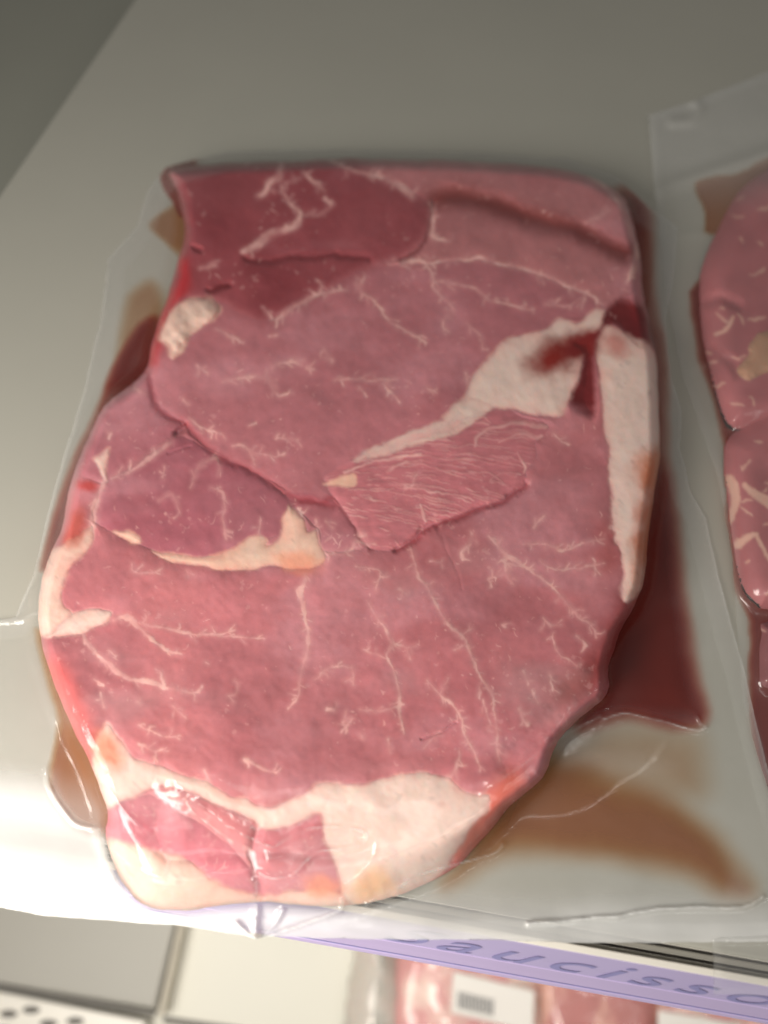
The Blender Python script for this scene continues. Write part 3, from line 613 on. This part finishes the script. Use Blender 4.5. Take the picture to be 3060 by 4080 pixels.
# collagen lines inside the fat
lines = sstep(.55, .8, fbm(U*.5+V*.5, U-V, 34, 93, 2))[..., None]
fatc *= 1-.13*lines
FATM = np.zeros(U.shape)
for k in FATS:
    m_ = sstep(-12, 12, D[k]+10*fbm(U, V, 48, 190, 4)); FATM = np.maximum(FATM, m_)
    cc = fatc
    if k in ('F1', 'F1b'): cc = fatc*np.array([1.0, .92, .83])
    if k in ('F4', 'F5c'): cc = fatc*np.array([1.0, .92, .88])
    if k == 'F6': cc = fatc*np.array([1.0, .93, .88])
    base = base*(1-m_[..., None])+(cc*(1-.30*np.exp(-np.clip(D[k], 0, None)/14)[..., None]*np.array([.15, 1, 1])))*m_[..., None]
# flap
fm_ = sstep(-6, 6, D['FLAP'])[..., None]
flapc = c_(186, 108, 113)*(1+.16*fbm(U*.25+V*.1, V, 14, 95, 3))[..., None]
base = base*(1-fm_)+flapc*fm_
k_ = (sstep(-4, 6, FIB)*np.clip(.42+.5*fbm(U, V, 60, 194, 2), .08, .8))[..., None]*fm_; base = base*(1-k_)+c_(228, 178, 168)*k_
k_ = .85*sstep(-9, 9, D['F7'])[..., None]; base = base*(1-k_)+c_(226, 176, 152)*k_
k_ = (.97*sstep(-10, 10, D['F8']+8*fbm(U, V, 48, 190, 4)))[..., None]; base = base*(1-k_)+(fatc*(1-.25*np.exp(-np.clip(D['F8'], 0, None)/12)[..., None]*np.array([.15, 1, 1])))*k_
# veins over muscle
veinc = c_(222, 170, 160)
m_ = (sstep(-5.0, 4.5, VEIN+5.5*fbm(U, V, 30, 96, 3))*(1-.5*FATM)*(1-.4*sstep(0, 20, D['M5'])))[..., None]*np.clip(.55+.8*fbm(U, V, 50, 191, 2), .06, .95)[..., None]; base = base*(1-m_)+veinc*m_
m_ = (.30*sstep(-20, 3, VEIN)*(1-FATM))[..., None]; base = base*(1-m_)+c_(205, 145, 142)*m_
m_ = (sstep(-2.2, 3.0, FINE+1.6*fbm(U, V, 20, 97, 2))*(1-FATM)*(1-fm_[..., 0]))[..., None]*np.clip(.30+.5*fbm(U, V, 70, 192, 2), .02, .7)[..., None]; base = base*(1-m_)+c_(222, 168, 160)*m_
m_ = (FLECK*(1-FATM)*.2)[..., None]; base = base*(1-m_)+c_(224, 170, 164)*m_
# blood pooled on the fat, orange stains low on the right and in the seam
def blot(t, cx, cy, rx, ry, ang, col, amt):
    global base
    (x, y), = P(t, [(cx, cy)]); s_ = TL[t][2]; ca, sa = math.cos(ang), math.sin(ang)
    dx = (G.WU-x)/s_; dy = (G.WV-y)/s_
    r = np.hypot((dx*ca+dy*sa)/rx, (-dx*sa+dy*ca)/ry)+.25*fbm(U, V, 60, 98, 3)
    m_ = (amt*(1-sstep(.25, 1.25, r)))[..., None]; base = base*(1-m_)+np.array(col)*m_
blot('D', 1120, 140, 165, 100, -.35, c_(132, 32, 24), 1.0)
blot('D', 1240, 90, 120, 70, -.8, c_(125, 30, 28), 1.0)
blot('C', 1380, 1070, 150, 70, .2, c_(222, 130, 100), .6)
blot('D', 1575, 640, 120, 130, .4, c_(190, 112, 80), 1.0)
blot('D', 1540, 900, 85, 330, .1, c_(182, 98, 66), .95)
blot('E', 1420, 1250, 110, 60, .1, c_(222, 130, 95), .7)
blot('E', 480, 660, 70, 130, -.5, c_(222, 125, 92), .75)
blot('E', 1640, 1250, 120, 90, -.4, c_(240, 165, 120), .7)
blot('C', 320, 690, 60, 40, .2, c_(190, 62, 55), .8)
blot('C', 260, 900, 60, 120, .3, c_(185, 75, 55), .7)
blot('B', 1220, 1110, 90, 70, .8, c_(190, 105, 95), .7)
base = np.clip(base*np.array([1.21, 1.31, 1.34]), .004, .86)

# ---- split into parts
SU, SV, keep = snap(G, SD)
XS = px2w(SU, SV, h); NS = grid_normals(XS)
order = ['M7', 'M1', 'M2', 'M3', 'M4', 'M5', 'M6', 'M8', 'M9', 'GAP']+FATS[:-1]+['FLAP', 'F8']
rid = np.zeros(U.shape, int)
for n_, k in enumerate(order):
    if n_: rid[D[k] > 0] = n_
fk = keep[:-1, :-1] & keep[1:, :-1] & keep[:-1, 1:] & keep[1:, 1:]
fr_ = rid[:-1, :-1]
O1 = px2w(1400, 2200, 0.0); O1 = tuple(float(q) for q in O1)
steak = empty('pork_steak', O1); tag(steak, 'large pink pork steak with white fat seams filling the middle of the picture', 'meat')
PN = {'F8': ('fat_seam', 'thin white fat running along the far edge of the fibrous flap'), 'GAP': ('muscle', 'dark red sunken muscle beside the blood stained fat'), 'FLAP': ('flap', 'torn fibrous flap of pale streaked muscle'), 'M1': ('muscle', 'darker red muscle at the far left'), 'F5': ('fat_cap', 'thick white fat along the near end'), 'F3': ('fat_strip', 'long white fat strip down the right edge'),
      'F2': ('fat_seam', 'white fat seam with a dark blood spot'), 'F1': ('fat_seam', 'yellowish curved fat seam on the left'), 'F6': ('fat_lump', 'knobbly white fat lump at the left edge')}
for n_, k in enumerate(order):
    fmask = fk & (fr_ == n_)
    if fmask.sum() < 20: continue
    nm, lb_ = PN.get(k, ('fat_seam' if k[0] == 'F' else 'muscle', None))
    o = grid_mesh(nm, XS, fmask, FAT if k[0] == 'F' and k != 'FLAP' else MUSCLE, steak, base, None, NS, O1)
    if lb_: o['label'] = lb_

# ================================================================== BAG OF THE MAIN STEAK
WET = ([(1330, 420), (1392, 440), (1405, 640), (1430, 980), (1448, 1060), (1470, 1280), (1502, 1480), (1515, 1552), (1360, 1545), (1250, 1560), (1290, 1400), (1380, 1000)],
       [(1000, 1850), (1090, 1700), (1200, 1640), (1430, 1720), (1530, 1790), (1590, 1870), (1560, 1930), (1480, 1885), (1200, 1845)], [(300, 700), (345, 690), (240, 900), (130, 1200), (90, 1230), (140, 1040), (240, 800)],
       [(80, 1360), (210, 1600), (250, 1700), (250, 1800), (160, 1790), (105, 1700), (128, 1560)])
BS = 7.0
B = Grid(-330, 540, 3220, 3790, BS, (5, 0), 15)
BU, BV = B.U, B.V
bag_out = P('S', [(900, 606), (660, 668), (590, 760), (545, 900), (430, 1040), (395, 1300), (330, 1560), (215, 1950), (130, 2300), (60, 2460), (-100, 2480), (-320, 2490), (-320, 3200), (-320, 3590), (0, 3618), (193, 3650), (694, 3686), (964, 3727), (1017, 3741),
   (1070, 3732), (1600, 3744), (1990, 3745), (2250, 3757), (2840, 3756), (3060, 3750), (3200, 3740), (3140, 3350), (3042, 2992), (2968, 2687), (2907, 2463), (2866, 2314), (2812, 2070), (2751, 1954), (2710, 1771), (2717, 1629), (2671, 1488), (2651, 1285), (2664, 1217), (2685, 1081), (2698, 905), (2583, 824), (2450, 700), (2250, 632), (1700, 600), (1300, 598)])
BD = B.sdist(bag_out, 200, False)
# steak surface sampled on the bag grid
def resample(src, g_from, g_to, fill):
    i = np.round((g_to.U-g_from.u0)/g_from.step).astype(int); j = np.round((g_to.V-g_from.v0)/g_from.step).astype(int)
    ok = (i >= 0) & (i < g_from.nu) & (j >= 0) & (j < g_from.nv)
    out = np.full(g_to.U.shape, fill, float); out[ok] = src[j[ok], i[ok]]; return out
hs = resample(np.where(SD > -2, h, 0.0), G, B, 0.0)
ssd = resample(SD, G, B, -200.0)
def dilate(a, n):
    for _ in range(n):
        p = np.pad(a, 1, mode='edge')
        a = np.maximum.reduce([p[1+dj:p.shape[0]-1+dj, 1+di:p.shape[1]-1+di] for dj in (-1, 0, 1) for di in (-1, 0, 1)])
    return a
hd = dilate(hs, 1)
env = blur(hs, 8)
env2 = blur(hd, 4)
loose = sstep(1900, 2700, BU)*sstep(1700, 2600, BV)+sstep(3200, 3700, BV)+.4*sstep(700, 200, BU)
film = np.where(ssd > 0, np.maximum(env2, hd), np.maximum(env*sstep(.35, 1.0, loose)*.82, .8*blur(hs, 2)))+.0006
film = np.maximum(film, hd+.0006)
film = np.maximum(blur(film, 2), hd+.0004)
film += .0008*np.clip(loose, 0, 1)*(1+fbm(BU, BV, 300, 131, 3))*sstep(-10, -80, ssd)
far = -B.sdist(outline, 700, raw=True)
tentm = sstep(1800, 2300, BU)*sstep(2350, 2700, BV)*sstep(3330, 2980, BV)
film = np.maximum(film, tentm*.013*(1-sstep(-40, 430, far)))
film = np.maximum(blur(film, 2), film-.0004)
RIDGES = [('E', [(480, 830), (560, 930), (650, 1010), (710, 1080), (745, 1140), (740, 1190), (700, 1205), (620, 1180), (540, 1130), (450, 1040)], .00035, 6),
 ('E', [(1130, 1050), (1200, 1075), (1270, 1040), (1360, 1000), (1450, 990), (1560, 1000), (1620, 1030), (1580, 1070), (1500, 1090), (1400, 1100), (1340, 1150), (1290, 1200), (1200, 1220), (1140, 1190)], .0011, 10),
 ('F', [(780, 1065), (750, 1100), (640, 1135), (540, 1160), (440, 1190), (360, 1230), (280, 1285), (180, 1330)], .0013, 10),
 ('H', [(705, 580), (830, 572), (980, 553), (1060, 553), (1200, 525), (1380, 515), (1560, 515), (1640, 470)], .0012, 9),
 ('F', [(1230, 515), (1290, 495), (1330, 490), (1400, 505), (1480, 520), (1560, 545), (1640, 565), (1670, 550)], .0012, 10),
 ('E', [(235, 490), (240, 600), (205, 700), (205, 780), (240, 860), (290, 930), (340, 980), (440, 1000)], .0006, 8),
 ('F', [(690, 840), (800, 760), (900, 690), (1010, 610), (1100, 560), (1210, 500)], .0010, 12),
 ('F', [(740, 780), (880, 660), (1000, 560), (1060, 470), (1150, 400), (1240, 335)], .0018, 40),
 ('E', [(760, 790), (850, 840), (950, 890), (1060, 950), (1150, 1020), (1190, 1120)], .0022, 48),
 ('E', [(880, 890), (960, 950), (1050, 1010), (1140, 1050)], .0020, 20),
 ('G', [(1410, 500), (1408, 545), (1300, 590), (1150, 640), (1055, 665), (980, 600)], .0012, 9),
 ('G', [(1062, 430), (1058, 540), (1055, 665)], .0022, 14), ('G', [(1170, 545), (1130, 610), (1060, 665)], .0014, 12),
 ('G', [(1560, 270), (1540, 340), (1480, 410), (1400, 460)], .0006, 8),
 ('J', [(410, 2000), (430, 2040), (465, 2060), (440, 2080)], .0008, 8),
 ('S', [(0, 2475), (80, 2468), (150, 2440)], .0008, 14)]
for t, pts, a, w in RIDGES:
    q = P(t, pts); q[:, :2] += 0
    film += a*np.exp(-(B.ldist(q, 90)/w)**2)*(1+.25*fbm(BU, BV, 26, 133, 2))
film += .00016*fbm(BU, BV, 90, 134, 3)*sstep(0, 1, np.clip(loose+.25, 0, 1))*sstep(3650, 3300, BV-.17*BU+260)
hz = np.exp(-(B.ldist(P('E', [(720, 830), (900, 940), (1130, 1060)]), 200)/60)**2)+np.exp(-(B.ldist(P('F', [(1010, 500), (1130, 430), (1240, 350)]), 160)/45)**2)
film += .00016*hz*fbm(BU, BV, 30, 135, 2)
film = np.maximum(film, .0008)
# beyond the lip the film hangs over the rail
lipd = BV-(3388+.178*BU)
film += .0025*sstep(-160, 40, lipd)
milk = .004*np.ones(BU.shape)+(.015+.085*sstep(1900, 2500, BV))*sstep(.0, .6, fbm(BU*.7, BV*1.7, 420, 172, 3))+.075*sstep(-10, -70, ssd)+.04*sstep(3090, 3300, BV)  # film haze; the soft bands over the lower meat are painted sheen
von = np.interp(BU, [-330, 0, 300, 600, 900, 1300, 2100], [3070, 3080, 3120, 3250, 3420, 3530, 3590])
milk += (.50+.26*sstep(1000, 500, BU))*sstep(-80, 130, BV-von)*sstep(12, -50, ssd)  # milkier film over the rail; the left patch is shaped as painted glow
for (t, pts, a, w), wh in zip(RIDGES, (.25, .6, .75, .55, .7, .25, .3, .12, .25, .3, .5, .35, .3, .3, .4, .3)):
    milk += .55*wh*np.exp(-(B.ldist(P(t, pts), 60)/4.2)**2)*np.clip(.6+1.3*fbm(BU, BV, 46, 173, 3), .05, 1)  # white painted along the creases in place of their highlights
milk += .12*sstep(12, 4, BD)*sstep(3500, 3000, BV)
for wp in WET: milk *= 1-.75*sstep(-30, 60, B.sdist(P('M', wp), 120))
# double layer seal rim
rim = (sstep(85, 70, BD))*sstep(0, 6, BD); milk += .07*rim
FU, FV, okb = snap(B, BD); BX = px2w(FU, FV, film)
fb = okb[:-1, :-1] & okb[1:, :-1] & okb[:-1, 1:] & okb[1:, 1:]
OB = tuple(float(q) for q in px2w(1500, 2300, 0.0))
bag = empty('vacuum_bag', OB); tag(bag, 'clear crinkled plastic bag sealed around the large central steak', 'bag')
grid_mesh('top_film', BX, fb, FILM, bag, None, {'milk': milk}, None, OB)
C2 = Grid(-330, 540, 3220, 3790, 28, (0, 0), 15)
okc = C2.sdist(bag_out, 100, False) > 0
fc2 = okc[:-1, :-1] & okc[1:, :-1] & okc[:-1, 1:] & okc[1:, 1:]
lip2 = C2.V-(3388+.178*C2.U)
grid_mesh('bottom_film', px2w(C2.U, C2.V, .0005+.0022*sstep(-160, 40, lip2)), fc2, BACKFILM, bag, None, {'milk': np.full(C2.U.shape, .005)}, None, OB)

JN = [0]
def juice(name, poly, depth, soft, m, label, wob=40):
    d = B.sdist(poly, 260)
    d = d+wob*fbm(BU, BV, 200, 141, 3)*.5
    dep = depth*sstep(-soft*.5, soft, d)**1.3*(1+.35*fbm(BU, BV, 260, 143, 3))
    JN[0] += 1; z = np.minimum(.0009+.3*np.clip(film-.0009, 0, None), film-.0001)-.00002*JN[0]
    ok = (dep > .003) & (ssd < 25) & okb
    fm = ok[:-1, :-1] & ok[1:, :-1] & ok[:-1, 1:] & ok[1:, 1:]
    o = grid_mesh(name, px2w(FU, FV, z), fm, m, bag, None, {'depth': np.clip(dep, 0, None)}, None, OB)
    o['label'] = label
juice('juice_pool', P('M', [(1330, 420), (1392, 440), (1400, 560), (1405, 640), (1412, 700), (1425, 760), (1430, 980), (1448, 1060), (1470, 1280), (1502, 1480), (1515, 1552), (1450, 1565), (1360, 1545), (1300, 1560), (1250, 1560), (1290, 1400), (1350, 1200), (1380, 1000), (1370, 700), (1330, 550)]), 3.2, 120, JUICE_RED, 'dark red juice pooled along the right edge of the steak', 10)
juice('juice_pool', P('M', [(1000, 1850), (1090, 1700), (1200, 1640), (1330, 1680), (1430, 1720), (1530, 1790), (1590, 1870), (1620, 1930), (1560, 1930), (1480, 1885), (1350, 1862), (1200, 1845), (1080, 1850), (960, 1920)]), 2.6, 170, JUICE_BROWN, 'brown juice crescent in the near right corner of the bag', 24)
juice('juice_pool', P('M', [(300, 700), (345, 690), (340, 800), (240, 900), (190, 1000), (170, 1100), (130, 1200), (90, 1230), (105, 1160), (140, 1040), (200, 900), (240, 800)]), 1.7, 44, JUICE_RED, 'reddish juice along the left edge of the steak', 14)
juice('juice_pool', P('M', [(355, 360), (420, 345), (420, 430), (395, 470), (372, 432), (352, 400)]), 3.0, 24, JUICE_RED, 'brown red juice in the far left corner', 6)
juice('juice_pool', P('M', [(320, 482), (395, 440), (400, 560), (350, 520)]), .9, 24, JUICE_BROWN, 'small brown juice stain beside the dark muscle', 6)
juice('juice_pool', P('M', [(270, 640), (330, 600), (360, 660), (330, 800), (250, 860), (250, 760)]), .7, 50, JUICE_BROWN, 'faint brown juice on the left of the steak', 30)
juice('juice_pool', P('M', [(80, 1360), (150, 1450), (210, 1600), (250, 1700), (250, 1800), (160, 1790), (105, 1700), (128, 1560), (105, 1470)]), 3.6, 50, JUICE_BROWN, 'brown juice in the bag fold on the near left', 8)
juice('juice_pool', P('M', [(150, 1480), (200, 1560), (235, 1680), (240, 1740), (205, 1720), (160, 1600), (130, 1500)]), 1.2, 60, JUICE_RED, 'red juice seeping at the near left edge', 8)

juice('juice_pool', P('M', [(1250, 1600), (1330, 1560), (1500, 1570), (1540, 1660), (1520, 1740), (1380, 1720), (1200, 1680)]), .5, 150, JUICE_BROWN, 'thin brown film of juice between the red and brown pools', 20)

# ================================================================== SECOND PACK
G2 = Grid(2740, 560, 3560, 2760, 6, (9, 4), 25)
def steak2(name, label, outl, fats, h0, seed, dark=1.0, fade=0):
    s = G2.sdist(outl, 200, raw=True); u, v = G2.U, G2.V
    hh = .001+(h0-.001)*np.power(np.clip(1-(1-np.clip(s/130, 0, 1))**2.2, 1e-6, 1), .8)+.001*fbm(u, v, 200, seed, 3)
    b = np.zeros(u.shape+(3,))+c_(176, 104, 108)*dark
    b *= (1+.18*fbm(u, v, 160, seed+1, 4))[..., None]
    fs = np.full(u.shape, -40.0)
    for q in fats['strokes']: G2.stroke(q, fs, 60)
    for _ in range(90):
        x = random.uniform(2780, 3500); y = random.uniform(650, 2500)
        G2.stroke(wiggle(x, y, random.uniform(-.5, .9), random.uniform(15, 60), 8), fs, 16, True, 2)
    for q in fats.get('grooves', []): hh -= .0014*np.exp(-(G2.ldist(q, 120)/22)**2)
    mt = sstep(-7, 7, fs)[..., None]*.85
    b = b*(1-mt)+c_(224, 180, 162)*mt
    for q, col in fats.get('polys', []):
        dq = G2.sdist(q, 80); mq = sstep(-6, 6, dq)[..., None]; b = b*(1-mq)+np.array(col)*mq; hh += pillow(dq, .002, 18)
    hh = np.maximum(hh, .001)
    Xg = px2w(u, v, hh); ok = s > -3; fm = ok[:-1, :-1] & ok[1:, :-1] & ok[:-1, 1:] & ok[1:, 1:]
    Oc = tuple(float(q) for q in px2w(outl[:, 0].mean(), outl[:, 1].mean(), 0.0))
    root = empty(name, Oc); tag(root, label, 'meat')
    isf = np.zeros(u.shape, bool)
    for q, col in fats.get('polys', []): isf |= G2.sdist(q, 40) > 0
    ff = isf[:-1, :-1]; N2 = grid_normals(Xg)
    grid_mesh('muscle', Xg, fm & ~ff, MUSCLE, root, np.clip(b, .004, .9), None, N2, Oc)
    if (fm & ff).any(): grid_mesh('fat_seam', Xg, fm & ff, FAT, root, np.clip(b, .004, .9), None, N2, Oc)
    return hh, s
o2a = P('S', [(3560, 600), (3200, 620), (3060, 672), (2940, 765), (2850, 930), (2800, 1050), (2785, 1150), (2790, 1300), (2805, 1400), (2825, 1480), (2870, 1650), (2920, 1720), (3100, 1700), (3560, 1650)])
o2b = P('S', [(3560, 1560), (3120, 1570), (3010, 1640), (2940, 1700), (2890, 1760), (2882, 1850), (2895, 1960), (2905, 2080), (2930, 2250), (2960, 2360), (3010, 2410), (3080, 2432), (3560, 2450)])
h2a, s2a = steak2('pork_steak', 'second pork steak cut off by the right edge, upper piece with yellowish fat', o2a,
   {'strokes': [P('I', l) for l in ([(660, 1670, 14), (720, 1640, 26), (770, 1570, 20)], [(860, 1590, 10), (910, 1580, 16), (960, 1560, 12)], [(810, 1110, 10), (825, 1130, 8)], [(800, 880, 6), (840, 870, 6)])],
    'polys': [(P('I', [(790, 1870), (850, 1800), (870, 1720), (940, 1660), (1100, 1640), (1100, 1850), (960, 1900), (860, 1945), (810, 1920)]), c_(190, 146, 120))], 'grooves': [P('I', [(600, 1480), (700, 1450), (800, 1500)]), P('I', [(640, 1760), (760, 1840), (800, 1900)])]}, .012, 201)
h2b, s2b = steak2('pork_steak', 'third pork steak under the second at the right edge, pink with white seams', o2b,
   {'strokes': [P('J', l) for l in ([(690, 640, 30), (740, 680, 40), (826, 740, 60), (900, 760, 60)], [(600, 860, 30), (640, 720, 60), (600, 600, 60)], [(650, 990, 50), (720, 940, 40), (760, 930, 24)], [(760, 930, 20), (800, 1020, 24), (840, 1100, 20)], [(690, 1090, 10), (710, 1080, 10)])]}, .011, 231)
o2c = P('S', [(3560, 2440), (3080, 2470), (3030, 2520), (3020, 2640), (3040, 2740), (3200, 2755), (3560, 2755)])
h2c, s2c = steak2('pork_steak', 'dark red end of meat below the third steak at the right edge', o2c, {'strokes': []}, .008, 251, .55)
S2 = np.maximum.reduce([s2a, s2b, s2c])
HB = 8.0
K = Grid(2560, 240, 3620, 3990, HB, (4, 0), 45); KU, KV = K.U, K.V
bag2 = P('S', [(2583, 458), (2790, 395), (3060, 285), (3620, 60), (3620, 3990), (2842, 3960), (2840, 3742), (3060, 3700), (3075, 3200), (2960, 2800), (2915, 2200), (2860, 1900), (2720, 1500), (2660, 1200), (2615, 820), (2596, 640)])
KD = K.sdist(bag2, 120, False)
hk = np.zeros(KU.shape)
for hh, ss in ((h2a, s2a), (h2b, s2b), (h2c, s2c)):
    hk = np.maximum(hk, resample(np.where(ss > -3, hh, 0), G2, K, 0.0))
sk = resample(S2, G2, K, -200.0)
hkd = dilate(hk, 1); f2 = np.maximum(hkd+.0006, blur(hk, 3)*.7+.0013); f2 = np.maximum(blur(f2, 2), hkd+.0004)
for t, pts, a, w in [('I', [(300, 850), (420, 790), (560, 740), (740, 680), (973, 600)], .003, 30), ('I', [(420, 420), (520, 410), (570, 350), (540, 300)], .002, 22), ('I', [(470, 1090), (600, 1070)], .0012, 16), ('I', [(540, 1870), (630, 1830)], .001, 16),
                     ('J', [(470, 2000), (655, 1995)], .0006, 12), ('S', [(2840, 3745), (3060, 3740)], .001, 12)]:
    f2 += a*np.exp(-(K.ldist(P(t, pts), 120)/w)**2)
f2 += .0006*sstep(900, 500, KV)*(1+fbm(KU, KV, 160, 151, 3))
f2 += .0028*sstep(-160, 40, KV-(3388+.178*KU))
QU, QV, okk = snap(K, KD); fk2 = okk[:-1, :-1] & okk[1:, :-1] & okk[:-1, 1:] & okk[1:, 1:]
OB2 = tuple(float(q) for q in px2w(3000, 1800, 0.0))
bagb = empty('vacuum_bag', OB2); tag(bagb, 'clear plastic bag with a flat far end, cut off by the right edge', 'bag')
mk2 = .05+.22*sstep(900, 600, KV)+.06*sstep(3650, 3760, KV)+.05*sstep(40, 20, KD)
grid_mesh('top_film', px2w(QU, QV, f2), fk2, FILM, bagb, None, {'milk': mk2}, None, OB2)
def juice2(poly, depth, soft, m, label):
    d = K.sdist(poly, 200)+10*fbm(KU, KV, 120, 161, 3)
    dep = depth*sstep(-soft*.3, soft, d); ok = (dep > .003) & (sk < 20) & okk
    fm = ok[:-1, :-1] & ok[1:, :-1] & ok[:-1, 1:] & ok[1:, 1:]
    o = grid_mesh('juice_pool', px2w(QU, QV, np.minimum(.0009+.3*np.clip(f2-.0009, 0, None), f2-.0001)), fm, m, bagb, None, {'depth': dep}, None, OB2); o['label'] = label
juice2(P('I', [(545, 790), (620, 750), (800, 730), (960, 640), (1050, 650), (1050, 900), (640, 1080), (600, 950)]), 3.6, 30, JUICE_BROWN, 'brown juice at the far corner of the second pack')
juice2(P('S', [(2800, 1100), (2780, 1350), (2830, 1550), (2880, 1760), (2900, 2100), (2935, 2360), (2990, 2480), (2990, 2700), (3010, 3000), (3060, 3300), (3300, 3300), (3300, 1100)]), 2.6, 60, JUICE_RED, 'dark juice along the left side of the second pack')
